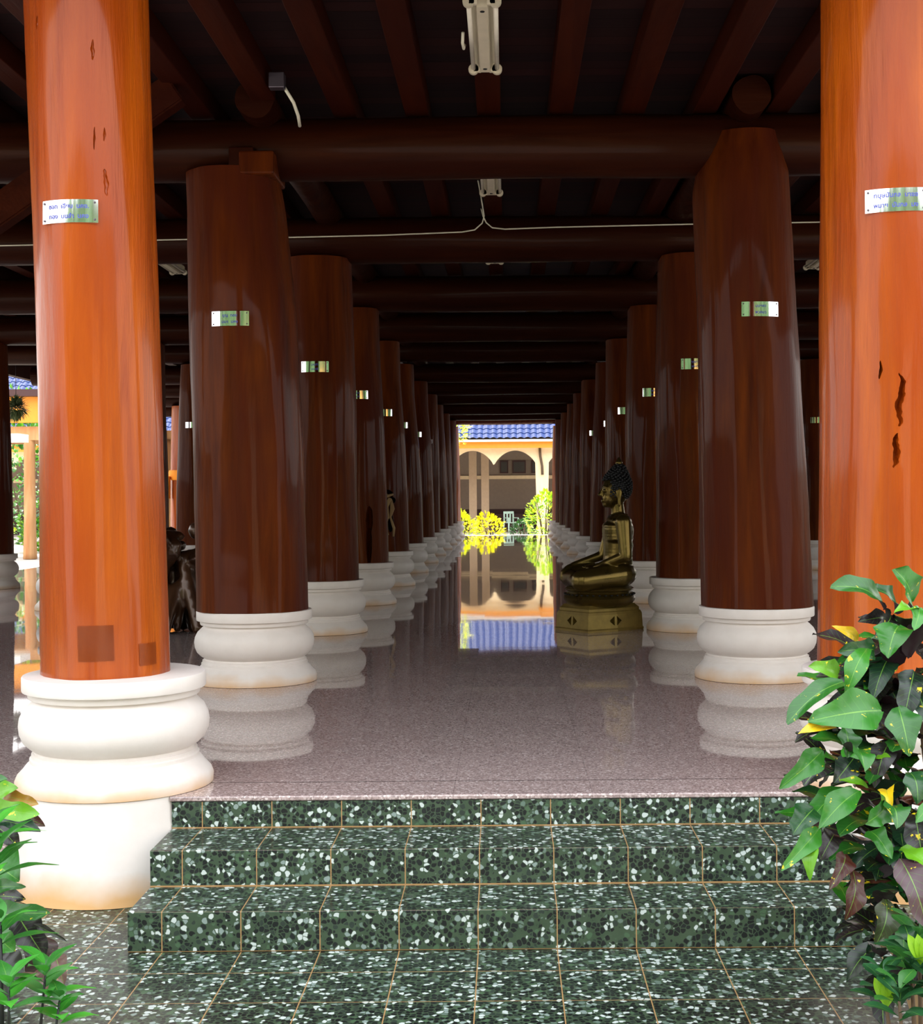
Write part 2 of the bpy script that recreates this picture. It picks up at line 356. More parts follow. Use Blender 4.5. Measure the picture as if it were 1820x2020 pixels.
def plaque(root, f, ax, z, w=.262, h=.10, lines=(), detail=True):
    # ax: angle about the column axis (-pi/2 faces the steps)
    cen = sum(((f(2*PI*i/24, z)) for i in range(24)), Vector())/24; cen.z = 0
    da0 = w/2/.34
    pts = [f(ax+da0*(i/6-1), z+h*(j-1)/2)-cen for i in range(13) for j in range(3)]
    R = max(math.hypot(p.x, p.y) for p in pts)+.004
    def S2(u, v, off=0):
        a = ax+u/R; return Vector((cen.x+(R+off)*math.cos(a), cen.y+(R+off)*math.sin(a), z+v))
    bm = bmesh.new(); n = 14; g = [[[bm.verts.new(S2(w*(i/n-.5), h*(j-.5), o_)) for j in (0, 1)] for i in range(n+1)] for o_ in (-.03, 0)]
    for i in range(n):
        bm.faces.new((g[1][i][0], g[1][i+1][0], g[1][i+1][1], g[1][i][1])); bm.faces.new((g[0][i][1], g[0][i+1][1], g[0][i+1][0], g[0][i][0]))
        for j in (0, 1): bm.faces.new((g[0][i][j], g[0][i+1][j], g[1][i+1][j], g[1][i][j]))
    for i in (0, n): bm.faces.new((g[0][i][0], g[0][i][1], g[1][i][1], g[1][i][0]))
    p = obj('name_plaque', bm, M['steel'], root, auto=30); p['label'] = 'polished steel name plaque'
    if detail:
        for u in (-1, 1):
            for v in (-1, 1):
                c = S2(u*(w/2-.014), v*(h/2-.013), .001); b2 = bmesh.new(); ell(b2, c, (.005, .005, .005), 10, 6); obj('screw', b2, M['screw'], p)
        for li, s in enumerate(lines):
            b2 = text_mesh(s, .027); yy = .020-.043*li
            bmesh.ops.subdivide_edges(b2, edges=[e for e in b2.edges if e.calc_length() > .01], cuts=2)
            for v in b2.verts: q = S2(v.co.x, v.co.y+yy, .0012); v.co = q
            objn('lettering', b2, M['ink'], p, smooth=False)
    return p
def column(X, D, label, prof, seed, mat, top=3.58, pl=None, plinth=False, group=None, zb=.502, detail=True, basescale=1):
    root = thing('log_column', label, 'column', (X, D, 0), 0, group)
    bm = bmesh.new(); lathe(bm, BASE, 64); bmesh.ops.scale(bm, vec=(basescale, basescale, 1), verts=bm.verts)
    b = obj('column_base', bm, M['plaster'], root, auto=40); b['label'] = 'white moulded plaster base with tan stained foot'
    if plinth:
        bm = bmesh.new(); lathe(bm, [(.46, GZ+.002), (.455, GZ+.03), (.44, GZ+.2), (.428, -.1), (.425, -.001)], 64)
        bmesh.ops.translate(bm, verts=bm.verts, vec=(0, 0, -GZ)); q = obj('plinth', bm, M['plinth'], root, auto=50); q.location.z = GZ; q['label'] = 'white cylindrical plinth standing on the pebble tiles'
    f = shaft_fn(prof, seed)
    s = obj('shaft', shaft(f, zb, top), mat, root, auto=50)
    if pl: plaque(root, f, pl[0], pl[1], lines=pl[2] if len(pl) > 2 else (), detail=detail)
    return root, s, f
DK = [None, 6.30, 9.83, 13.36, 16.89, 20.42, 23.95, 27.48, 31.0, 34.54, 38.07, 41.6, 45.1]
xs = lambda px, D: (px-998)*D/F
# front left
X = -1.773
pf = [(.5, .278, -.036), (1.45, .270, -.058), (2.5, .266, -.078), (3.6, .270, -.108), (4.13, .27, -.115)]
r1, s1, f1 = column(X, 6.30, 'bright orange varnished log column at the left of the steps, steel plaque on its left', pf, 3.1, M['column'], top=4.13, plinth=True, pl=(-PI/2-.125, 2.53, ('ขอท  เฮียบ  นคง.', 'ทอง  บนลำ  นคง')))
pf = [(.5, .335, .005), (1.45, .325, .012), (2.5, .312, .012), (3.6, .315, .02), (4.13, .315, .02)]
r2, s2, f2 = column(1.735, 6.28, 'bright orange varnished log column with dark cracks, right of the steps behind the croton', pf, 8.4, M['column'], top=4.13, plinth=True, pl=(-PI/2-.22, 2.54, ('ทบุษมันกล  มาขอ', 'พมาย  มันกล  มง')))
# dark cracks cut into the front right trunk
def cutter(c, r, rz=0, tilt=0):
    bm = bmesh.new(); ell(bm, (0, 0, 0), r, 24, 40)
    kk = 1.0 if r[0] < .03 else .12
    for v in bm.verts: v.co.x += kk*r[0]*1.1*noise.noise(Vector((v.co.z*22, c[0]*9, c[2]*5)))+kk*r[0]*.5*noise.noise(v.co*60)
    o = obj('cutter', bm, M['black']); o.location = c; o.rotation_euler = (0, tilt, rz); return o
def surf(root, f, px, D, z):
    # angle whose projected x matches
    best = min((abs(gx(root.location.x+f(a, z).x, root.location.y+f(a, z).y)-px), a) for a in [-PI+PI*i/180 for i in range(181)])
    a = best[1]; p = f(a, z)+Vector((root.location.x, root.location.y, 0)); return p, a
cs = []
for px, py, hz, wx in ((1775, 795, .115, .014), (1768, 895, .075, .013), (1738, 735, .04, .006)):
    z = 1.28+(980-py)/F*5.98; p, a = surf(r2, f2, px, 6, z); cs.append(cutter(p, (wx, .06, hz), 0, .06))
cut(s2, cs)
# worm and check marks high on the front left trunk, a shallow chipped notch at its foot
cs = []
for px, py, hz, wx in ((213, 350, .06, .009), (190, 90, .045, .007), (192, 265, .05, .004), (80, 30, .03, .007), (212, 255, .03, .005), (72, 1305, .016, .03)):
    z = 1.28+(980-py)/F*6.03; p, a = surf(r1, f1, px, 6, z); cs.append(cutter(p, (wx, .012 if wx < .02 else .02, hz)))
cut(s1, cs)
def patch(root, f, px0, px1, py0, py1, D, mat):
    z0, z1 = 1.28+(980-py1)/F*D, 1.28+(980-py0)/F*D; _, a0 = surf(root, f, px0, D, (z0+z1)/2); _, a1 = surf(root, f, px1, D, (z0+z1)/2)
    bm = bmesh.new(); n, m = 10, 8; g = []
    for i in range(n+1):
        row = []
        for j in range(m+1):
            a = a0+(a1-a0)*i/n; z = z0+(z1-z0)*j/m; p = f(a, z); row.append(bm.verts.new(p+.003*Vector((math.cos(a), math.sin(a), 0))))
        g.append(row)
    fs = [bm.faces.new((g[i][j], g[i+1][j], g[i+1][j+1], g[i][j+1])) for i in range(n) for j in range(m)]
    bmesh.ops.solidify(bm, geom=fs, thickness=.004)
    o = obj('repair_patch', bm, mat, root, auto=30); o['label'] = 'square darker wood repair patch'
patch(r1, f1, 152, 222, 1228, 1298, 6.03, M['patch']); patch(r1, f1, 272, 305, 1268, 1312, 6.03, M['patch'])
# second pair
pf = [(.5, .396, -.011), (1.56, .388, -.029), (2.57, .374, -.061), (3.3, .34, -.10), (3.55, .325, -.125)]
r3, s3, f3 = column(-1.78, 9.83, 'thick reddish brown log column second from the steps on the left, purple sheen near its top', pf, 5.7, M['column_shaded'], top=3.56, pl=(-PI/2-.07, 2.505, ('บุญ  ทอง', 'มนต  นคง')))
bm = bmesh.new(); bx(bm, -.03, .21, -.31, .2, 3.5, 3.66, .015); obj('tenon', bm, M['column_shaded'], r3, smooth=False)
bm = bmesh.new(); bx(bm, -.10, .07, -.30, .2, 3.55, 3.69, .01); obj('tenon', bm, M['beam'], r3, smooth=False)
pf = [(.5, .385, .009), (1.56, .365, -.02), (2.2, .352, -.035), (2.57, .345, -.05), (3.4, .338, -.085), (3.6, .315, -.07), (3.8, .27, -.06)]
r4, s4, f4 = column(1.756, 9.83, 'thick reddish brown log column second from the steps on the right, bright sheen down its right edge', pf, 1.9, M['column_shaded'], top=3.8, pl=(-PI/2+.1, 2.545, ('มบยหา', 'พวกบว')))
# remaining columns of the central aisle
LP = {3: (.35, .31), 4: (.335, .235), 5: (.345, .19), 6: (.35, .21), 7: (.36, .22), 8: (.30, .22), 9: (.33, .24), 10: (.32, .24), 11: (.31, .25), 12: (.30, .26)}
RP = {3: (.335, .31), 4: (.33, .27), 5: (.33, .25), 6: (.34, .22), 7: (.33, .25), 8: (.34, .22), 9: (.31, .25), 10: (.32, .24), 11: (.30, .25), 12: (.29, .25)}
extraL = {4: 'with a long split hollow near its foot', 5: 'with a gnarled root hollow in its side', 12: 'sunlit, beside the far opening'}
extraR = {5: 'just behind the bronze statue', 12: 'sunlit, beside the far opening'}
ranL = {}
for k in range(3, 13):
    for sd_, PP, EX in ((-1, LP, extraL), (1, RP, extraR)):
        rb, rt = PP[k]; side = 'left' if sd_ < 0 else 'right'
        lab = 'shade-darkened log column, %s from the steps in the row on the %s of the central aisle' % (ORD[k], side)
        if k in EX: lab = 'log column %s from the steps on the %s, %s' % (ORD[k], side, EX[k])
        lean = -.02*sd_*((k*7) % 3-1)-.01*sd_
        pf = [(.5, rb, 0), (1.3, rb*.96, 0), (2.2, (rb+rt)/2+.012, lean*.5), (3.0, rt+.015, lean), (3.6, rt, lean*1.3)]
        root, s, f = column(sd_*1.77, DK[k], lab, pf, k*2.3+sd_, M['column_shaded'] if k < 12 else M['column'], top=3.56, pl=(-PI/2+(.0 if sd_ > 0 else 0), 2.51, ('บุญทา', 'มนตรี')) if k < 9 else None, detail=(k < 5))  # last pair takes the lighter wood to stand in for sunlight
        ranL[(sd_, k)] = (root, s, f)
# hollows
root, s, f = ranL[(-1, 4)]
cut(s, [cutter((root.location.x+.14, root.location.y-.33, 1.02), (.045, .16, .17)), cutter((root.location.x+.135, root.location.y-.33, .75), (.035, .16, .28))])
root, s, f = ranL[(-1, 5)]
cut(s, [cutter((root.location.x+a, root.location.y-.30, z), r) for a, z, r in ((.05, 1.33, (.09, .2, .07)), (.12, 1.24, (.055, .2, .05)), (.02, 1.06, (.05, .2, .12)), (.10, .92, (.04, .2, .14)), (.0, .84, (.06, .2, .07)))])
bm = bmesh.new()
tube(bm, [(.10, -.33, 1.27), (.05, -.36, 1.15), (.06, -.37, 1.0), (.02, -.35, .88), (.06, -.34, .74)], [.03, .026, .03, .022, .02], 10)
tube(bm, [(.11, -.33, 1.25), (.13, -.33, 1.12), (.10, -.35, 1.0), (.15, -.31, .84), (.14, -.3, .72)], [.02, .035, .018, .02, .015], 10)
tube(bm, [(.0, -.35, 1.38), (.06, -.36, 1.3), (.14, -.31, 1.33)], [.02, .025, .016], 10)
o = obj('twisted_root', bm, M['clay'], root); o['label'] = 'pale twisted root strands'
# side rows
for sd_ in (-1, 1):
    side = 'left' if sd_ < 0 else 'right'
    for k in range(2, 13):
        if k in (2, 3): continue
        pf = [(.5, .36, 0), (1.5, .35, 0), (2.6, .31, .0), (3.6, .28, .02)]
        D = DK[k]; X = sd_*5.3
        if (sd_, k) == (-1, 4): X, D = -5.10, 16.4
        lab = 'shade-darkened log column %s from the steps in the outer row of the %s aisle' % (ORD[k], side)
        column(X, D, lab, pf, k*1.7+sd_*4, M['column_shaded'], pl=(-PI/2, 2.54, ()) if k in (4, 6) else None, detail=False)
for X, D, k in ((-7.58, 20.42, 5), (-7.97, 34.5, 9), (7.7, 20.42, 5), (7.7, 34.5, 9)):
    pf = [(.5, .34, 0), (2, .32, 0), (3.6, .28, 0)]
    root, s, f = column(X, D, '%s log column at the %s platform edge%s' % ('nearer' if k == 5 else 'farther', 'left' if X < 0 else 'right', ', an orange cloth tied round it' if (k == 9 and X < 0) else ''), pf, k+X, M['column_shaded'] if k == 5 else M['column'], detail=False)  # farther columns use the lighter wood, outdoor light put into their colour
    if k == 9 and X < 0:
        bm = bmesh.new(); lathe(bm, [(.345, 1.75), (.36, 1.78), (.365, 1.95), (.35, 2.0)], 32); bx(bm, -.36, -.28, -.34, -.22, 1.3, 1.85, .01)
        o = obj('cloth_sash', bm, M['cloth'], root); o['label'] = 'orange cloth sash tied in a hanging knot'

# ---------------------------------------------------------------- beams, joists, logs
def log(name, label, cat, a, b, r, seed, mat, sq=1.0, group=None, seg=28, n=60):
    a, b = Vector(a), Vector(b); d = (b-a).normalized(); L = (b-a).length
    bm = bmesh.new(); up = Vector((0, 0, 1)); s = d.cross(up).normalized(); up = s.cross(d); rings = []
    for i in range(n+1):
        q = a+d*L*i/n; c = []
        wob = up*.018*noise.noise(Vector((L*i/n*.5, seed, 0)))+s*.018*noise.noise(Vector((L*i/n*.5, seed, 9)))
        for k in range(seg):
            ph = 2*PI*k/seg; cc, ss = math.cos(ph), math.sin(ph)
            rr = r*(1+.07*noise.noise(Vector((cc+seed, ss, L*i/n*.3)))+.025*noise.noise(Vector((cc*3, ss*3+seed, L*i/n*.9))))
            c.append(bm.verts.new(q-a+wob+rr*(cc*up+ss*s)))
        rings.append(c)
    for x, y in zip(rings, rings[1:]):
        for k in range(seg): bm.faces.new((x[k], x[(k+1) % seg], y[(k+1) % seg], y[k]))
    bm.faces.new(rings[0][::-1]); bm.faces.new(rings[-1])
    o = obj(name, bm, mat, auto=50); o.location = a; return tag(o, label, cat, group)
zb = {1: 3.58, 2: 3.53, 3: 3.53, 4: 3.53, 5: 3.545, 6: 3.6, 7: 3.54, 8: 3.545, 9: 3.58, 10: 3.53, 11: 3.56, 12: 3.62}
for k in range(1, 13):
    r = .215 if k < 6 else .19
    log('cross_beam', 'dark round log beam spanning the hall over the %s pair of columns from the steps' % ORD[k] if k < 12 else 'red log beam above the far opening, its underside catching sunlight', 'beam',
        (-9.3, DK[k], zb[k]+r), (9.3, DK[k]+.001, zb[k]+r), r, k*3.3, M['beam'] if k < 12 else M['column_shaded'], group='log cross beams of the hall')  # far beam gets a lighter wood than the rest, sunlight put into its colour
# joists
JX = [-.10+.505*i for i in range(-18, 20)]
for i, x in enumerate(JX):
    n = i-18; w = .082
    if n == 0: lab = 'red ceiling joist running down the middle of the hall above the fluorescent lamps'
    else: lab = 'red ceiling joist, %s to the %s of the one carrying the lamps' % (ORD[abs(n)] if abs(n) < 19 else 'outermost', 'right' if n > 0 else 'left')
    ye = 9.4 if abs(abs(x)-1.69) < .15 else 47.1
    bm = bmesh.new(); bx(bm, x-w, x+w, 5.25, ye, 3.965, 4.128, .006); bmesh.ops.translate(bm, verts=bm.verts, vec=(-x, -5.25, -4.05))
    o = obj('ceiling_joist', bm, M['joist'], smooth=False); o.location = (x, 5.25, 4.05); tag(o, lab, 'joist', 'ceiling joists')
for sd_ in (-1, 1):
    log('ridge_log', 'round log lying along the %s column row above the cross beams' % ('left' if sd_ < 0 else 'right'), 'log', (sd_*1.68, 9.42, 3.985), (sd_*1.68, 46.5, 3.985), .132, sd_*5, M['beam'])
# diagonal brace in the left aisle
bm = bmesh.new(); a, b = Vector((-4.6, 9.05, 2.12)), Vector((-2.06, 9.05, 3.86)); d = (b-a).normalized(); nrm = Vector((-d.z, 0, d.x))
vs = [bm.verts.new(p+q*nrm+w*Vector((0, 1, 0))) for p in (a, b) for q in (0, .20) for w in (-.07, .07)]
for f in ((0, 1, 3, 2), (4, 6, 7, 5), (0, 4, 5, 1), (2, 3, 7, 6), (0, 2, 6, 4), (1, 5, 7, 3)): bm.faces.new([vs[i] for i in f])
bmesh.ops.bevel(bm, geom=list(bm.edges), offset=.012, segments=2, affect='EDGES'); bmesh.ops.translate(bm, verts=bm.verts, vec=-a)
o = obj('diagonal_brace', bm, M['joist'], smooth=False); o.location = a; tag(o, 'diagonal squared timber brace rising behind the front left column', 'brace')

# ---------------------------------------------------------------- fluorescent lamps
def lamp(x, y, label):
    root = thing('fluorescent_lamp', label, 'lamp', (x, y, 3.965), 0, 'twin-tube ceiling lamps')
    bm = bmesh.new(); L = 1.2
    prof = [(-.075, 0), (-.075, -.012), (-.036, -.05), (-.028, -.09), (.028, -.09), (.036, -.05), (.075, -.012), (.075, 0)]
    g = [[bm.verts.new((px, yy, pz)) for px, pz in prof] for yy in (0.03, L-.03)]
    for i in range(8): bm.faces.new((g[0][i], g[0][(i+1) % 8], g[1][(i+1) % 8], g[1][i]))
    bm.faces.new(g[0]); bm.faces.new(g[1][::-1]); obj('batten', bm, M['enamel'], root, smooth=False)
    for sx in (-.072, .072):
        bm = bmesh.new(); tube(bm, [(sx, .02, -.065), (sx, L-.02, -.065)], .0135, 14); obj('tube', bm, M['tube'], root)
        for yy in (0, L-.03):
            bm = bmesh.new()
            for a_ in (0, 1):
                pass
            tube(bm, [(sx, yy, -.068), (sx, yy+.03, -.068)], .031, 20); bx(bm, min(sx, sx*.35), max(sx, sx*.35), yy, yy+.03, -.085, -.005, .003)
            obj('tube_holder', bm, M['enamel'], root, auto=40)
    for yy in (.10, L-.10):
        bm = bmesh.new(); tube(bm, [(0, yy, -.089), (0, yy, -.094)], .013, 6); obj('bolt', bm, M['black'], root, smooth=False)
    return root
Ln = ['nearest', 'second', 'third', 'fourth', 'fifth', 'sixth']
for i in range(4):
    lamp(-.107, 7.35+3.53*i-(.0 if i == 0 else .06), '%s twin-tube fluorescent lamp under the middle ceiling joist' % Ln[i])
lamp(-3.76, 14.9, 'twin-tube lamp in the left aisle beyond the third beam'); lamp(3.55, 14.9, 'twin-tube lamp in the right aisle beyond the third beam')
bm = bmesh.new(); tube(bm, [(0, 0, 0), (-.005, .06, -.04), (0, .13, -.05), (.004, .16, -.02)], .009, 8); o = obj('starter_cable', bm, M['cable']); o.location = (-.225, 7.95, 3.93)
tag(o, 'short loop of pale wire hanging beside the nearest fluorescent lamp', 'wire')
# cables on third beam
cb = thing('lamp_cable', 'thin white cable strung across the third cross beam and curling up to the second lamp', 'cable', (0, 13.1, 3.8))
def rel(pts, o=(0, 13.1, 3.8)): return [Vector(p)-Vector(o) for p in pts]
L3 = [at(px, py+6, 13.04) for px, py in ((-260, 474), (60, 470), (320, 462), (570, 459), (760, 456), (915, 451), (940, 447), (955, 434), (959, 420), (955, 404), (951, 390))]
bm = bmesh.new(); L3[-1].y = 12.2; L3[-2].y = 12.6; tube(bm, rel(L3), .0065, 8); obj('cable_run', bm, M['cable'], cb)
L3 = [at(px, py+6, 13.04) for px, py in ((953, 405), (957, 420), (963, 433), (975, 443), (1000, 446), (1100, 443), (1370, 439), (1620, 437), (1900, 434))]
bm = bmesh.new(); tube(bm, rel(L3), .0065, 8); obj('cable_run', bm, M['cable'], cb)
jb = thing('junction_box', 'small grey junction box with a bent white conduit on the left of the ceiling', 'box', tuple(at(553, 160, 9.0)))
bm = bmesh.new(); bx(bm, -.05, .05, -.04, .04, -.04, .06, .006); obj('box', bm, M['screw'], jb, smooth=False)
bm = bmesh.new(); tube(bm, [(.04, .03, -.02), (.09, .1, -.1), (.105, .2, -.16), (.10, .3, -.2)], .011, 8); obj('conduit', bm, M['cable'], jb)

# ---------------------------------------------------------------- bronze statue
ang = math.atan2(-.58, -.82)
bud = thing('seated_statue', 'bronze seated meditation statue with black curled hair facing left on a brass base', 'statue', (.89, 13.405, 0), math.radians(-174))
def poly(hx, hy, ch): return [(hx, -hy+ch), (hx, hy-ch), (hx-ch*.0, hy), (-hx+ch, hy+.02), (-hx, hy-ch), (-hx, -hy+ch), (-hx+ch, -hy-.02), (hx, -hy)]
def prism(bm, rings):
    rs = [[bm.verts.new((x, y, z)) for x, y in pts] for pts, z in rings]
    for a, b in zip(rs, rs[1:]):
        for i in range(len(a)): bm.faces.new((a[i], a[(i+1) % len(a)], b[(i+1) % len(a)], b[i]))
    bm.faces.new(rs[0][::-1]); bm.faces.new(rs[-1])
def hexa(hx, hy): return [(hx, -hy*.86), (hx, hy*.86), (-hx*.1, hy), (-hx*.95, hy*.8), (-hx, -hy*.8), (-hx*.1, -hy)]
def rectp(s): return [(.345*s, -.25*s), (.345*s, .25*s), (.0, .275*s), (-.345*s, .24*s), (-.345*s, -.24*s), (.0, -.275*s)]
bm = bmesh.new(); prism(bm, [(rectp(1.0), 0), (rectp(1.01), .02), (rectp(.985), .03), (rectp(.965), .16), (rectp(.93), .185), (rectp(.90), .19), (rectp(.90), .215), (rectp(.84), .235), (rectp(.8), .25)])
pb = obj('pedestal', bm, M['brass'], bud, smooth=False); pb['label'] = 'angular brass pedestal with pairs of triangular openings'
pb.rotation_euler.z = ang-math.radians(-174)
cs = []
def tri(c, n, w):
    # triangular prism pair cutters, c centre on face, n outward normal, in statue coordinates
    n = Vector(n).normalized(); tdir = Vector((-n.y, n.x, 0)); out = []
    for s_ in (-1, 1):
        bm = bmesh.new(); pts = [(s_*.014, -.045), (s_*.014, .045), (s_*w, 0)]
        a = [bm.verts.new(Vector(c)+tdir*u+Vector((0, 0, v))+n*.03) for u, v in pts]; b = [bm.verts.new(Vector(c)+tdir*u+Vector((0, 0, v))-n*.05) for u, v in pts]
        bm.faces.new(a); bm.faces.new(b[::-1])
        for i in range(3): bm.faces.new((a[i], a[(i+1) % 3], b[(i+1) % 3], b[i]))
        o = obj('cutter', bm, M['black'], bud); o.rotation_euler.z = ang-math.radians(-174); out.append(o)
    return out
for c, n in (((.34, 0.0, .10), (1, 0, 0)), ((.02, .265, .10), (0, 1, 0)), ((.02, -.265, .10), (0, -1, 0))): cs += tri(c, n, .075)
bpy.context.view_layer.update(); cut(pb, cs)
for p in pb.data.polygons: p.use_smooth = False
bm = bmesh.new(); lathe(bm, [(.28, .235), (.31, .25), (.335, .28), (.345, .31), (.325, .345), (.30, .36), (.305, .375), (.325, .385), (.33, .40), (.30, .415), (.2, .42)], 56, sx=1.0, sy=1.04)
se = obj('lotus_seat', bm, M['bronze'], bud, auto=40)
b0 = None
for i in range(36):
    a = 2*PI*i/36
    if b0 is None: q = bmesh.new(); ell(q, (0, 0, 0), (.012, .012, .008), 10, 6); b0 = bead = obj('bead', q, M['bronze_hair'], se)
    else: bead = b0.copy(); COL.objects.link(bead)
    bead.location = (.334*math.cos(a), .348*math.sin(a), .345)
bm = bmesh.new(); TX = -.19
ell(bm, (TX+.02, 0, .53), (.19, .26, .14)); ell(bm, (TX+.01, 0, .66), (.145, .185, .14)); ell(bm, (TX, 0, .80), (.14, .18, .14)); ell(bm, (TX+.005, 0, .94), (.15, .215, .14)); [ell(bm, (TX+.008, 0, .60+.03*i), (.142+.006*(i > 8), .185+.03*(i > 8)-.012*math.sin(PI*min(1, i/9)), .06)) for i in range(14)]; ell(bm, (TX-.005, 0, 1.03), (.12, .23, .085))
ell(bm, (TX+.05, .08, .95), (.08, .09, .07)); ell(bm, (TX+.05, -.08, .95), (.08, .09, .07))
cap(bm, (TX, 0, 1.06), (TX+.01, 0, 1.22), .075, .06)
for s_ in (-1, 1):
    cap(bm, (TX+.03, s_*.14, .52), (.22, s_*.33, .49), .13, .105, 9)
    cap(bm, (.24, s_*.33, .475), (.26, -s_*.10, .485+.03*(s_ < 0)), .085, .05, 9)
    ell(bm, (.20, -s_*.16, .50+.03*(s_ < 0)), (.05, .11, .03))
    ell(bm, (TX-.005, s_*.225, 1.035), (.07, .075, .07))
# left arm in lap, right arm to the knee
cap(bm, (TX, .245, 1.03), (TX-.01, .30, .72), .077, .06, 9); cap(bm, (TX-.01, .30, .71), (.04, .10, .60), .06, .036, 9)
ell(bm, (.09, .03, .59), (.05, .075, .024))
cap(bm, (TX, -.245, 1.03), (TX+.10, -.27, .71), .077, .055, 9); cap(bm, (TX+.10, -.27, .70), (.20, -.34, .60), .05, .034, 9)
ell(bm, (.25, -.34, .58), (.06, .048, .028), rot=Matrix.Rotation(.5, 4, 'Y'))
for i in range(4):
    yy = -.375+.024*i; tube(bm, [(.28, yy, .57), (.315, yy, .54), (.328, yy, .49), (.325, yy, .45+.006*abs(i-1.5))], [.0125, .012, .011, .008], 8)
    tube(bm, [(.09, -.01+0*yy, .59+.0*i), (.10+.015*i, -.06, .595), (.10+.018*i, -.10, .60)], [.013, .012, .009], 8)
tube(bm, [(.24, -.305, .58), (.27, -.29, .56), (.29, -.285, .52)], [.014, .012, .009], 8); tube(bm, [(.06, .06, .6), (.05, .02, .63), (.06, -.01, .64)], [.014, .012, .009], 8)
hn0 = len(bm.verts); hx_, hz_ = TX+.025, 1.34
ell(bm, (hx_, 0, hz_), (.115, .105, .135)); ell(bm, (hx_+.045, 0, hz_-.07), (.07, .075, .085)); ell(bm, (hx_+.085, 0, hz_-.125), (.03, .035, .026))
tube(bm, [(hx_+.108, 0, hz_+.02), (hx_+.128, 0, hz_-.025), (hx_+.142, 0, hz_-.05)], [.010, .015, .021], 10)
ell(bm, (hx_+.115, 0, hz_-.088), (.014, .033, .008)); ell(bm, (hx_+.111, 0, hz_-.101), (.014, .028, .008))
for s_ in (-1, 1):
    ell(bm, (hx_+.10, s_*.042, hz_-.008), (.017, .028, .011)); tube(bm, [(hx_+.112, s_*.012, hz_+.018), (hx_+.108, s_*.045, hz_+.03), (hx_+.08, s_*.08, hz_+.012)], .0065, 8)
    ell(bm, (hx_-.01, s_*.108, hz_-.03), (.03, .014, .055)); ell(bm, (hx_-.01, s_*.112, hz_-.10), (.016, .011, .05))
bm.verts.ensure_lookup_table(); HM = Matrix.Translation((hx_, 0, hz_)) @ Matrix.Scale(1.14, 4) @ Matrix.Translation((-hx_, 0, -hz_))
for v in bm.verts[hn0:]: v.co = HM @ v.co
body = obj('body', bm, M['bronze'], bud)
m = body.modifiers.new('r', 'REMESH'); m.mode = 'VOXEL'; m.voxel_size = .0085; m.use_smooth_shade = True
m = body.modifiers.new('s', 'SMOOTH'); m.factor = .6; m.iterations = 5
bake(body)
for p in body.data.polygons: p.use_smooth = True
# robe sash over the left shoulder
bm = bmesh.new(); pts = []
for i in range(13):
    a = i/12; pts.append((TX+.125*math.sin(a*PI)*1.05-.02, .155-.09*a*0+.0*a, 1.1-.0*a))
hb = bmesh.new(); ell(hb, (hx_-.012, 0, hz_+.03), (.122, .112, .135), 24, 16); ell(hb, (hx_-.022, 0, hz_+.10), (.09, .085, .09), 20, 12); ell(hb, (hx_-.03, 0, hz_+.15), (.06, .06, .065), 16, 10)
bmesh.ops.delete(hb, geom=[v for v in hb.verts if v.co.x > hx_+.07 and v.co.z < hz_+.075], context='VERTS')
cnt = 260
for (c, r, n_) in (((hx_-.012, 0, hz_+.03), (.124, .114, .137), 300), ((hx_-.022, 0, hz_+.10), (.092, .087, .092), 150), ((hx_-.03, 0, hz_+.15), (.062, .062, .067), 70)):
    for i in range(n_):
        z = 1-2*(i+.5)/n_; ph = i*2.39996; q = math.sqrt(1-z*z); p = Vector((c[0]+r[0]*q*math.cos(ph), c[1]+r[1]*q*math.sin(ph), c[2]+r[2]*z))
        if p.x > hx_+.06 and p.z < hz_+.085: continue
        if p.z < hz_-.07: continue
        ell(hb, p, (.0135,)*3, 7, 5)
hb.transform(HM)
hair = obj('hair', hb, M['bronze_hair'], bud); hair['label'] = 'black tight snail curls with topknot'
bm = bmesh.new(); lathe(bm, [(.02, hz_+.205), (.028, hz_+.215), (.03, hz_+.232), (.02, hz_+.248), (.008, hz_+.27), (.001, hz_+.275)], 16, cx=hx_-.03); bm.transform(HM); obj('finial', bm, M['bronze'], hair)
# robe edge strap
bm = bmesh.new(); tube(bm, [(TX-.07, .10, 1.10), (TX+.03, .09, 1.10), (TX+.115, .06, 1.0), (TX+.125, .03, .88), (TX+.115, -.02, .76), (TX+.12, -.06, .68)], [.008]*6, 8)
obj('robe_edge', bm, M['bronze'], bud)

# ---------------------------------------------------------------- root wood carving in the left aisle
random.seed(5)
bm = bmesh.new()
def blob(p, r): ell(bm, p, r, 14, 10)
rc = Vector((-3.25, 13.5, 0))
for i in range(16):
    a = 2*PI*i/16; h0 = random.uniform(.0, .08); rr = random.uniform(.22, .5)
    cap(bm, (rr*math.cos(a), rr*.6*math.sin(a), .04), (.12*math.cos(a+.6), .1*math.sin(a+.6), .55+random.uniform(-.15, .2)), random.uniform(.035, .07), random.uniform(.05, .09), 8)
for i in range(34):
    a = random.uniform(0, 2*PI); z = random.uniform(.45, 1.0); rr = random.uniform(.1, .42)
    blob((rr*math.cos(a), rr*.6*math.sin(a), z), (random.uniform(.05, .13), random.uniform(.05, .11), random.uniform(.04, .1)))
for i in range(9):
    a = random.uniform(0, 2*PI); cap(bm, (.2*math.cos(a), .15*math.sin(a), .7), (.42*math.cos(a), .3*math.sin(a), random.uniform(.8, 1.13)), .07, .035, 6)
ro = obj('root_carving', bm, M['root']); ro.location = rc
m = ro.modifiers.new('r', 'REMESH'); m.mode = 'VOXEL'; m.voxel_size = .022; m = ro.modifiers.new('s', 'SMOOTH'); m.iterations = 4; bake(ro)
for p in ro.data.polygons: p.use_smooth = True
tag(ro, 'dark gnarled root-wood carving standing in the left aisle between the first two columns', 'carving')

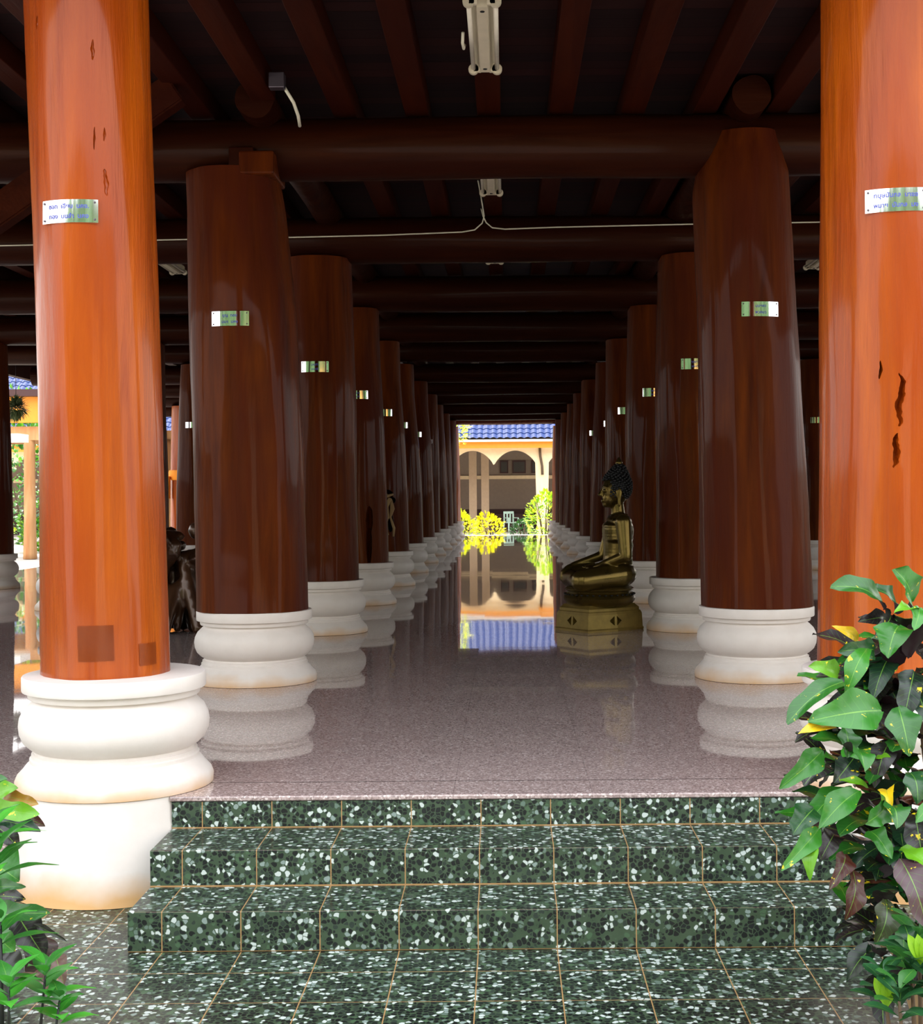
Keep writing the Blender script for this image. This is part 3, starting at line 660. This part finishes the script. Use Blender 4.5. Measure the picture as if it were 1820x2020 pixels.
# ---------------------------------------------------------------- leaves
def leaf_layers(bm): return bm.loops.layers.float_color.get('Col') or bm.loops.layers.float_color.new('Col'), bm.loops.layers.uv.get('UVMap') or bm.loops.layers.uv.new('UVMap')
def add_leaf(bm, base, tip, width, up=Vector((0, -.5, 1)), color=(.03, .2, .02), droop=.15, wavy=.08, fold=.2, nl=8, shape='oval', twist=0):
    cl, uvl = leaf_layers(bm); base, tip = Vector(base), Vector(tip); ax = tip-base; L = ax.length
    if L < 1e-5: return
    d = ax/L; side = d.cross(Vector(up))
    if side.length < 1e-3: side = d.orthogonal()
    side.normalize(); n = side.cross(d).normalized()
    if twist: q = Matrix.Rotation(twist, 3, d); side = q @ side; n = q @ n
    sd0 = random.uniform(0, 50); rows = []
    for i in range(nl+1):
        f = i/nl
        if shape == 'oval': w = math.sin(PI*min(1, f*.96+.02))**.75*(1-.15*f)
        elif shape == 'lance': w = math.sin(PI*f**.75)**1.1
        elif shape == 'spat': w = math.sin(PI*f**1.5)**.7
        else: w = (math.sin(PI*min(1, f**.85*.985+.01))**.62)*(1+.2*math.sin(f*9+sd0))
        w = max(w, .02)*width/2; c = base+d*L*f+n*(droop*L*math.sin(PI*f))
        row = []
        for j in range(5):
            u = (j-2)/2; z = fold*abs(u)*w+wavy*width*math.sin(f*13+u*2+sd0)*abs(u)
            row.append(bm.verts.new(c+side*u*w+n*z))
        rows.append(row)
    for i in range(nl):
        for j in range(4):
            fc = bm.faces.new((rows[i][j], rows[i][j+1], rows[i+1][j+1], rows[i+1][j])); fc.smooth = True
            for lp, (uu, vv) in zip(fc.loops, ((j/4, i/nl), ((j+1)/4, i/nl), ((j+1)/4, (i+1)/nl), (j/4, (i+1)/nl))):
                lp[uvl].uv = (uu, vv); lp[cl] = (*color, 1)
G = [(.018, .11, .012), (.025, .16, .012), (.012, .07, .016), (.035, .20, .015)]
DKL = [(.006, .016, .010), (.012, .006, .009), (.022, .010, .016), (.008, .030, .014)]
YL = (.75, .5, .01); LG = (.12, .34, .01); RD = (.06, .008, .008)
def pot(root, x, y, z, r, h, mat, flare=1.25, wav=0):
    bm = bmesh.new(); seg = 64; prof = [(r*.62, 0), (r*.7, h*.15), (r*.86, h*.5), (r*.98, h*.8), (r*1.02, h*.86), (r*flare, h*.93), (r*(flare+.06), h), (r*(flare-.05), h*.99), (r*.95, h*.9), (r*.9, h*.88)]
    rings = []
    for pr, pz in prof:
        rings.append([bm.verts.new((x+pr*(1+wav*(pz > h*.9)*math.sin(9*2*PI*i/seg))*math.cos(2*PI*i/seg), y+pr*(1+wav*(pz > h*.9)*math.sin(9*2*PI*i/seg))*math.sin(2*PI*i/seg), z+pz)) for i in range(seg)])
    for a, b in zip(rings, rings[1:]):
        for i in range(seg): bm.faces.new((a[i], a[(i+1) % seg], b[(i+1) % seg], b[i]))
    bm.faces.new(rings[0][::-1]); bm.faces.new(rings[-1]); return obj('pot', bm, mat, root, auto=60)
# right croton
random.seed(11)
cr = thing('potted_croton', 'tall potted croton with broad green and dark leaves right of the steps', 'plant', (1.42, 4.4, GZ))
og = Vector((1.42, 4.4, GZ))
pot(cr, 0, 0, 0.001, .205, .30, M['clay'], 1.12, .05)
bm = bmesh.new(); tips = []
for i in range(9):
    a = 2*PI*i/9+.3; p0 = Vector((.05*math.cos(a), .05*math.sin(a), .24)); p3 = Vector((random.uniform(.1, .4)*math.cos(a), random.uniform(.1, .35)*math.sin(a), random.uniform(.75, 1.3)))
    pts = [p0, p0.lerp(p3, .35)+Vector((0, 0, .06)), p0.lerp(p3, .7)+Vector((0, 0, .04)), p3]; tube(bm, pts, [.012, .01, .008, .005], 8); tips.append(pts)
lathe(bm, [(.17, .22), (.17, .255), (.02, .26)], 32)
obj('stem', bm, M['stem'], cr)
bm = bmesh.new()
H = [ # base px, tip px, width px, depth, colour, kind
 ((1740, 1205), (1636, 1162), 62, 4.15, G[0]), ((1792, 1195), (1762, 1128), 76, 4.1, G[1]), ((1762, 1215), (1716, 1165), 50, 4.3, G[2]),
 ((1770, 1240), (1748, 1304), 74, 4.05, G[1]), ((1812, 1205), (1800, 1250), 36, 3.95, G[3]), ((1800, 1222), (1762, 1215), 32, 4.0, LG),
 ((1745, 1225), (1690, 1232), 34, 4.3, DKL[2]), ((1755, 1218), (1722, 1262), 44, 4.25, DKL[1]),
 ((1690, 1270), (1638, 1240), 24, 4.2, YL), ((1722, 1288), (1650, 1290), 46, 4.15, G[2]), ((1708, 1285), (1664, 1378), 44, 4.05, G[3]),
 ((1650, 1335), (1592, 1318), 42, 4.05, LG), ((1660, 1350), (1548, 1432), 54, 3.95, G[0]), ((1735, 1408), (1590, 1428), 86, 3.85, G[1]),
 ((1768, 1400), (1790, 1498), 66, 3.9, G[0]), ((1640, 1448), (1572, 1452), 42, 3.85, YL), ((1662, 1440), (1668, 1500), 46, 3.9, G[0]),
 ((1668, 1490), (1700, 1525), 60, 3.85, G[1]), ((1660, 1480), (1700, 1502), 36, 4.05, G[3]), ((1618, 1485), (1532, 1560), 48, 3.9, G[1]),
 ((1625, 1510), (1580, 1555), 60, 4.1, DKL[1]), ((1680, 1500), (1640, 1550), 54, 4.2, DKL[0]),
 ((1690, 1565), (1610, 1640), 56, 3.85, G[1]), ((1600, 1600), (1558, 1650), 60, 4.05, G[2]), ((1610, 1640), (1535, 1722), 40, 3.95, G[3]),
 ((1600, 1655), (1592, 1742), 34, 3.9, LG), ((1745, 1565), (1752, 1602), 34, 3.95, YL), ((1740, 1590), (1702, 1630), 60, 3.85, G[1]), ((1745, 1600), (1765, 1640), 54, 3.85, G[0]),
 ((1790, 1530), (1805, 1592), 60, 3.95, G[2]), ((1820, 1600), (1800, 1628), 36, 3.9, G[3]), ((1710, 1645), (1752, 1700), 44, 3.9, G[1]),
 ((1660, 1690), (1630, 1760), 40, 4.0, RD), ((1675, 1720), (1660, 1820), 46, 3.95, RD), ((1770, 1700), (1822, 1840), 66, 3.8, (.07, .03, .04)),
 ((1770, 1680), (1830, 1722), 44, 3.85, LG), ((1800, 1610), (1815, 1710), 60, 4.0, DKL[1]), ((1740, 1780), (1720, 1870), 60, 4.0, (.03, .04, .01)),
 ((1640, 1650), (1612, 1700), 50, 4.1, DKL[2]), ((1700, 1400), (1640, 1385), 40, 4.25, DKL[3]), ((1730, 1340), (1690, 1400), 60, 4.3, DKL[3]), ((1800, 1330), (1780, 1420), 60, 4.2, DKL[0]),
 ((1750, 1470), (1720, 1560), 50, 4.2, DKL[1]), ((1708, 1560), (1650, 1545), 24, 4.1, LG), ((1718, 1510), (1752, 1500), 20, 4.0, LG), ((1780, 1640), (1770, 1740), 50, 4.15, DKL[0])]
for b, t_, w, D, c in H:
    P0, P1 = at(*b, D+.05), at(*t_, D-random.uniform(0, .08)); add_leaf(bm, P0-og, P1-og, w/F*D*.92, Vector((random.uniform(-.5, .4), -1.0, random.uniform(.1, 1.2))), c, random.uniform(.08, .26), .08, .4, 12, 'wavy')
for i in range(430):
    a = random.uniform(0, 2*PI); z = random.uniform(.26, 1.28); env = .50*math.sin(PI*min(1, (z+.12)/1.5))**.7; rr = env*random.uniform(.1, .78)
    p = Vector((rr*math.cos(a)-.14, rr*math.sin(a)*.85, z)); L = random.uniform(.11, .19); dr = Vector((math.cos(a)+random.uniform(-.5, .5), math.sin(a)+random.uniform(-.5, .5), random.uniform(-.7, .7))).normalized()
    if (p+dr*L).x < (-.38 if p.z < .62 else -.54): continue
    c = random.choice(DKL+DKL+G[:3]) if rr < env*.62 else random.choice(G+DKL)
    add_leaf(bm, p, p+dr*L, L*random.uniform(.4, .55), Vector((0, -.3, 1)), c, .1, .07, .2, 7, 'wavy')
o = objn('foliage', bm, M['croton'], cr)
# left croton
random.seed(21)
cl_ = thing('potted_croton', 'croton with yellow-green and purple leaves before the left white plinth', 'plant', (-1.86, 4.35, GZ)); og = Vector((-1.86, 4.35, GZ))
pot(cl_, 0, 0, .001, .19, .28, M['clay'], 1.12, .04)
bm = bmesh.new()
for i in range(6):
    a = 2*PI*i/6; tube(bm, [(.03*math.cos(a), .03*math.sin(a), .2), (.09*math.cos(a), .09*math.sin(a), .5), (.2*math.cos(a), .2*math.sin(a), .8)], [.012, .01, .005], 8)
lathe(bm, [(.16, .2), (.16, .235), (.02, .24)], 24); obj('stem', bm, M['stem'], cl_)
bm = bmesh.new()
H = [((-20, 1590), (72, 1600), 46, 4.0, LG), ((-30, 1570), (30, 1545), 46, 4.1, LG), ((-30, 1550), (10, 1530), 30, 4.0, G[0]), ((5, 1562), (70, 1580), 30, 4.1, (.35, .18, .02)), ((-10, 1610), (75, 1632), 36, 4.1, DKL[3]), ((40, 1605), (84, 1622), 26, 4.15, RD),
     ((-20, 1620), (30, 1665), 44, 4.2, DKL[1]), ((-30, 1690), (32, 1730), 90, 3.95, G[1]), ((-30, 1745), (45, 1742), 26, 3.9, G[0]), ((-20, 1760), (44, 1765), 40, 4.05, DKL[1]), ((-20, 1790), (70, 1788), 36, 4.0, LG), ((-30, 1805), (92, 1795), 50, 3.9, G[0]),
     ((30, 1800), (80, 1880), 70, 4.05, DKL[1]), ((60, 1815), (125, 1850), 14, 4.0, DKL[1]), ((80, 1840), (70, 1930), 70, 4.1, (.06, .03, .03)), ((100, 1870), (118, 1935), 36, 4.0, (.14, .07, .06)), ((75, 1900), (95, 1945), 50, 4.0, (.14, .07, .06)), ((-20, 1830), (20, 1870), 60, 3.95, G[3]), ((-10, 1880), (40, 1930), 60, 4.0, DKL[1]), ((20, 1940), (70, 1915), 30, 4.0, (.16, .09, .07))]
for b, t_, w, D, c in H:
    P0, P1 = at(*b, D+.05), at(*t_, D); add_leaf(bm, P0-og, P1-og, w/F*D*.95, Vector((.2, -1.0, random.uniform(.2, 1.1))), c, random.uniform(.06, .22), .08, .35, 12, 'wavy')
for i in range(120):
    a = random.uniform(0, 2*PI); z = random.uniform(.22, .86); rr = .34*random.uniform(.1, .8)
    p = Vector((rr*math.cos(a)-.08, rr*math.sin(a)*.85, z)); L = random.uniform(.1, .18); dr = Vector((math.cos(a), math.sin(a), random.uniform(-.6, .6))).normalized()
    if (p+dr*L).x > .26: continue
    add_leaf(bm, p, p+dr*L, L*.45, Vector((0, -.3, 1)), random.choice(DKL+G), .1, .07, .2, 7, 'wavy')
objn('foliage', bm, M['croton'], cl_)
# small plants at the bottom corners
def sprig(root, og, px, py, D, n, L, w, cols, shape, bm, tilt=.5):
    c = at(px, py, D)-og
    for i in range(n):
        a = i*2.4+.3; el = tilt+.5*(i/n); d = Vector((math.cos(a)*math.cos(el), math.sin(a)*math.cos(el), math.sin(el)))
        add_leaf(bm, c+Vector((0, 0, .01*i)), c+d*L*(1-.3*i/n)+Vector((0, 0, .01*i)), w, Vector((0, 0, 1)), random.choice(cols), .08, .02, .18, 8, shape)
    return c
random.seed(4)
pl_ = thing('leafy_plant', 'low plant with narrow pointed bright green leaves at the bottom left corner', 'plant', (-1.36, 3.75, GZ)); og = Vector((-1.36, 3.75, GZ))
bm = bmesh.new(); stm = bmesh.new()
GL = [(.05, .30, .03), (.08, .42, .04), (.04, .20, .03), (.11, .36, .09)]
for px, py, D, n, L in ((82, 1962, 3.7, 10, .13), (-5, 1855, 3.75, 8, .15), (-10, 1720, 3.8, 9, .16), (10, 1985, 3.6, 9, .13), (110, 2012, 3.65, 8, .10), (-25, 1650, 3.85, 6, .15)):
    c = sprig(pl_, og, px, py, D, n, L, .047, GL, 'lance', bm, .1); tube(stm, [(c.x*.3, c.y*.3, .0), (c.x*.8, c.y*.8, c.z*.6), c+Vector((0, 0, .06))], [.007, .006, .003], 6)
objn('foliage', bm, M['leaf'], pl_); obj('stem', stm, M['leaf'], pl_)
pr_ = thing('leafy_plant', 'low shrub with rounded glossy green leaves at the bottom right corner', 'plant', (1.13, 3.78, GZ)); og = Vector((1.13, 3.78, GZ))
bm = bmesh.new(); stm = bmesh.new()
GR = [(.02, .09, .03), (.03, .13, .045), (.015, .06, .02), (.04, .17, .03)]
for px, py, D, n, L in ((1735, 1990, 3.7, 11, .095), (1805, 1905, 3.75, 10, .13), (1790, 1960, 3.7, 12, .11), (1830, 1990, 3.65, 11, .12), (1765, 2020, 3.6, 10, .1), (1850, 1870, 3.9, 9, .12), (1820, 1940, 3.85, 10, .11)):
    c = sprig(pr_, og, px, py, D, n, L, .048, GR, 'spat', bm, .15); tube(stm, [(c.x*.3, c.y*.3, .0), (c.x*.8, c.y*.8, c.z*.6), c+Vector((0, 0, .05))], [.008, .007, .004], 6)
for px, py in ((1733, 1965), (1800, 1880)):
    c = at(px, py, 3.66)-og
    for k in (-1, 0, 1): add_leaf(bm, c+Vector((.01, 0, -.04)), c+Vector((.025*k, -.01, .045)), .028, Vector((0, -1, .3)), (.30, .60, .02), .06, .02, .25, 8, 'spat')
objn('foliage', bm, M['leaf'], pr_); obj('stem', stm, M['stem'], pr_)

# ---------------------------------------------------------------- far building
bd = thing('cloister_building', 'cream building with scalloped arches and a blue tiled roof beyond the far opening', 'building', (0, 56, GZ)); og = Vector((0, 56, GZ))
FZ = -.2
def part(name, mat, *b, par=bd, bev=0, o0=og, label=None):
    bm = bmesh.new(); bx(bm, *b, bev); bmesh.ops.translate(bm, verts=bm.verts, vec=-o0); o = obj(name, bm, mat, par, smooth=False)
    if label: o['label'] = label
    return o
part('floor_slab', M['concrete'], -26, 14, 55.6, 62, GZ, FZ)
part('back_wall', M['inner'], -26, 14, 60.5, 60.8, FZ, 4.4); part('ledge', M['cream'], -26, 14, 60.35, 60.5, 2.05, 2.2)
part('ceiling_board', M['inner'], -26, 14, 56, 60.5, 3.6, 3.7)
# facade with scalloped arches: period 3.88 m (column, arch, pendant, arch)
bm = bmesh.new(); per = 3.86; xcol = 1.45; top = 3.30; outline = []
def arch_z(x):
    u = ((x-xcol)/per) % 1.0; u2 = (u*2) % 1.0      # two arches in a period
    cw = .055
    if u < cw or u > 1-cw: return FZ
    if u < .5: v = (u-cw)/(.5-cw)
    else: v = (u-.5)/(.5-cw)
    return 2.48+.66*math.sin(PI*v)**.62 if 0 < v < 1 else 2.40
xs_ = []; x = -26.0
while x < 14.01: xs_.append(x); x += .06
f0 = [[bm.verts.new((x, y, arch_z(x))) for x in xs_] for y in (55.85, 56.2)]; f1_ = [[bm.verts.new((x, y, top)) for x in xs_] for y in (55.85, 56.2)]
for i in range(len(xs_)-1):
    bm.faces.new((f0[0][i], f0[0][i+1], f1_[0][i+1], f1_[0][i])); bm.faces.new((f0[1][i+1], f0[1][i], f1_[1][i], f1_[1][i+1])); bm.faces.new((f0[0][i+1], f0[0][i], f0[1][i], f0[1][i+1])); bm.faces.new((f1_[0][i], f1_[0][i+1], f1_[1][i+1], f1_[1][i]))
bmesh.ops.translate(bm, verts=bm.verts, vec=-og); objn('arcade_wall', bm, M['cream'], bd, smooth=False)
part('fascia', M['orange'], -26, 14, 55.45, 55.55, 3.22, 3.47); part('gutter', M['white'], -26, 14, 55.3, 55.5, 3.47, 3.56); part('soffit', M['cream'], -26, 14, 55.5, 56.2, 3.3, 3.34)
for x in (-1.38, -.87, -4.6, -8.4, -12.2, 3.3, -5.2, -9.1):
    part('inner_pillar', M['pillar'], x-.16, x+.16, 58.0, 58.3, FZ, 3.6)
for x0, x1 in ((-.26, .1), (.28, .86), (1.1, 1.6)):
    p = part('picture', M['dark'], x0, x1, 60.42, 60.5, 2.3, 2.85); bm = bmesh.new(); bx(bm, x0+.05, x1-.05, 60.41, 60.45, 2.36, 2.79); bmesh.ops.translate(bm, verts=bm.verts, vec=-og); obj('picture_print', bm, M['picture'], p, smooth=False)
part('bench', M['dark'], -1.0, 1.2, 59.6, 60.2, FZ, .55); part('skirting', M['dark'], -26, 14, 60.45, 60.52, FZ, .75)
# downpipe
bm = bmesh.new(); tube(bm, [(1.36, 55.8, 3.25), (1.38, 55.8, 2.9), (1.45, 55.78, 2.5), (1.46, 55.78, 2.15)], .05, 8); bmesh.ops.translate(bm, verts=bm.verts, vec=-og); obj('downpipe', bm, M['stem'], bd)
# tiled roof
bm = bmesh.new(); nr = 18; dx = .05; nx = int(40/dx); rows = []
for r in range(nr):
    y0 = 55.25+r*.36; z0 = 3.56+r*.20
    for (yy, zz) in ((y0, z0+.035), (y0+.37, z0+.215)):
        rows.append([bm.verts.new((-26+i*dx, yy, zz+.055*abs(math.sin(PI*(i*dx)/.27)))) for i in range(nx+1)])
for a, b in zip(rows, rows[1:]):
    for i in range(nx): bm.faces.new((a[i], a[i+1], b[i+1], b[i]))
bmesh.ops.translate(bm, verts=bm.verts, vec=-og); objn('roof', bm, M['roof'], bd, smooth=False)
# chair
chd = thing('plastic_chair', 'pale green plastic armchair standing on the far building floor', 'chair', (.20, 57.2, FZ), .5)
bm = bmesh.new(); bx(bm, -.23, .23, -.22, .22, .40, .43, .01); obj('seat', bm, M['chair'], chd, smooth=False)
bm = bmesh.new()
for x in (-.21, -.07, .07, .21): bx(bm, x-.03, x+.03, .2, .23, .42, .82, .006)
bx(bm, -.24, .24, .2, .235, .78, .88, .012); obj('backrest', bm, M['chair'], chd, smooth=False)
for x in (-.22, .22):
    for y in (-.2, .2):
        bm = bmesh.new(); tube(bm, [(x, y, .41), (x*1.12, y*1.12, 0)], [.035, .025], 8); obj('leg', bm, M['chair'], chd)
    bm = bmesh.new(); bx(bm, x-.03, x+.03, -.2, .22, .60, .63, .008); bx(bm, x-.025, x+.025, -.21, -.17, .42, .62, .006); obj('armrest', bm, M['chair'], chd, smooth=False)
# bushes
def bush(label, x, y, r, h, cols, n, seed, z0=GZ, leafL=.13, name='bush', cat='bush', trunk=0):
    random.seed(seed); root = thing(name, label, cat, (x, y, z0)); bm = bmesh.new()
    for i in range(n):
        a = random.uniform(0, 2*PI); u = random.uniform(-.9, 1); q = math.sqrt(1-u*u)*random.uniform(.72, 1.02)
        p = Vector((r*q*math.cos(a), r*q*math.sin(a), trunk+(h-trunk)*(.5+.5*u)*random.uniform(.92, 1.0)))
        p += Vector([noise.noise(p*2.1+Vector((k*9, seed, 0)))*r*.35 for k in range(3)]); p.z = max(p.z, .04)
        d = Vector((math.cos(a)*q, math.sin(a)*q, u*.7+.3+random.uniform(-.4, .4))).normalized()
        add_leaf(bm, p, p+d*leafL*random.uniform(.7, 1.2), leafL*.55, Vector((random.uniform(-1, 1), random.uniform(-1, 0), 1)), random.choice(cols), .1, .03, .2, 3, 'oval')
    objn('foliage', bm, M['bush'], root)
    bm = bmesh.new()
    for i in range(5):
        a = i*1.3; tube(bm, [(0.05*math.cos(a), .05*math.sin(a), 0), (r*.3*math.cos(a), r*.3*math.sin(a), h*.5), (r*.6*math.cos(a), r*.6*math.sin(a), h*.85)], [max(.02, trunk*.06), .018, .01], 6)
    obj('stem', bm, M['stem'], root); return root
Y1 = [(.80, .86, .01), (.95, .95, .02), (.55, .8, .01), (.95, .8, .02)]; Y2 = [(1, .80, .01), (.9, .8, .01), (.7, .75, .01)]; Y3 = [(.40, .62, .01), (.55, .75, .02), (.2, .42, .01), (.7, .75, .03)]; D1_ = [(.02, .07, .015), (.03, .12, .02)]
bush('yellow-green bush nearest the left side of the far opening', -1.66, 50.5, .58, 1.15, Y1, 700, 1)
bush('golden yellow bush beside the white ledge, left of the plastic chair', -.62, 50.8, .52, 1.05, Y2, 600, 2)
bush('tall lime green bush at the right side of the far opening', 1.38, 50.5, .66, 1.85, Y3, 950, 3)
bush('dark green bush in shade just right of the plastic chair', .62, 52.5, .45, .8, D1_, 350, 4)
bush('bright leaves of a tree overhanging the left end of the blue roof', -2.55, 53.0, 1.15, 5.3, Y1, 1100, 5, trunk=3.6, name='tree', cat='tree')
# white curb beyond platform
o = lb('garden_kerb', M['white'], -9, 9, 46.31, 47.0, GZ, .0); tag(o, 'white kerb across the far end of the hall platform', 'kerb')

# ---------------------------------------------------------------- left garden
pv = thing('garden_pavilion', 'open pale timber pavilion in the garden seen past the left edge of the hall', 'pavilion', (-14, 41, GZ)); og = Vector((-14, 41, GZ))
for x, y in ((-14.0, 41), (-17.6, 41), (-14.0, 45), (-17.6, 45), (-10.9, 45)):
    bm = bmesh.new(); f = shaft_fn([(0, .20, 0), (1, .17, 0), (4, .15, 0)], x+y, .06); b2 = shaft(f, 0, 3.65, 20, 24); bmesh.ops.translate(b2, verts=b2.verts, vec=Vector((x, y, GZ))-og); bm.free(); obj('post', b2, M['lit_wood'], pv)
part('beam', M['lit_wood'], -19, -10.5, 40.85, 41.1, 3.05, 3.45, par=pv, o0=og); part('beam', M['lit_wood'], -19, -10.5, 44.9, 45.1, 3.1, 3.5, par=pv, o0=og)
part('lintel', M['orange'], -19, -10.5, 40.6, 40.84, 3.55, 4.3, par=pv, o0=og); part('canopy', M['dark'], -20, -10, 40.3, 46, 4.3, 4.5, par=pv, o0=og)
aw = lb('awning', M['white'], -15.6, -13.2, 37.8, 38.6, 2.88, 3.1); tag(aw, 'white awning strip crossing the pavilion post in the garden', 'awning')
bush('clipped green hedge low beside the timber pavilion', -15.0, 46.9, 1.3, 1.0, [(.06, .22, .01), (.25, .5, .02)], 1500, 6, leafL=.16, name='hedge', cat='hedge')
bush('leafy green tree standing behind the timber pavilion', -17.2, 50, 2.6, 5.2, [(.05, .2, .01), (.14, .4, .02), (.03, .12, .01)], 2600, 7, trunk=.9, leafL=.26, name='tree', cat='tree')
bush('yellow-green shrub at the foot of the tree behind the pavilion', -16.4, 43.9, .7, 1.7, Y3, 500, 8, leafL=.16)
# unseen hedges added along both sides to dim the hall, and a tree line on the visitor's side of the garden
def hedge(label, x0, x1, y0, y1, h, seed):
    bm = bmesh.new(); bx(bm, x0, x1, y0, y1, GZ, GZ+h)
    bmesh.ops.subdivide_edges(bm, edges=list(bm.edges), cuts=40, use_grid_fill=True)
    for v in bm.verts: v.co += Vector([noise.noise(v.co*.9+Vector((k*7, seed, 0)))*.55 for k in range(3)])
    for v in bm.verts: v.co.z = max(v.co.z, GZ-.01)
    return tag(obj('hedge', bm, M['hedge'], smooth=False), label, 'hedge')
M['hedge'] = plain('dense_hedge', (.03, .08, .015), .7)
hedge('unseen tall hedge added on the left to dim the hall', -15.5, -13.5, 2, 33, 2.6, 1)
hedge('unseen tall hedge added on the right to dim the hall', 13.5, 15.5, 2, 44, 2.6, 2)
hedge('dense green tree line across the garden facing the hall steps', -22, 22, -18, -14, 7.6, 3)
vh = lb('unseen_house', M['cream'], 2.5, 9, -13.2, -12, GZ, 4.2); tag(vh, 'small cream house added out of view for the plaques to mirror', 'house')  # unseen, added so the steel plaques reflect cream and orange
bm = bmesh.new(); bx(bm, 2.0, 9.5, -13.6, -11.6, 4.2, 4.6); obj('roof', bm, M['orange'], vh, smooth=False)
# hanging fern
hf = thing('hanging_fern', 'ball-shaped dry fern hanging under the left eave', 'plant', (-9.3, 26.5, 3.03)); random.seed(9)
bm = bmesh.new()
for i in range(520):
    d = Vector((random.gauss(0, 1), random.gauss(0, 1), random.gauss(0, 1)*1.25)).normalized(); add_leaf(bm, d*.08, d*random.uniform(.2, .31), .035, Vector((0, 0, 1)), random.choice([(.10, .12, .05), (.2, .22, .1), (.05, .07, .03)]), .15, .05, .1, 3, 'lance')
objn('fronds', bm, M['bush'], hf); bm = bmesh.new(); tube(bm, [(0, 0, .2), (0, 0, .93)], .006, 6); obj('hanging_wire', bm, M['screw'], hf)

print('objects', len(bpy.data.objects))
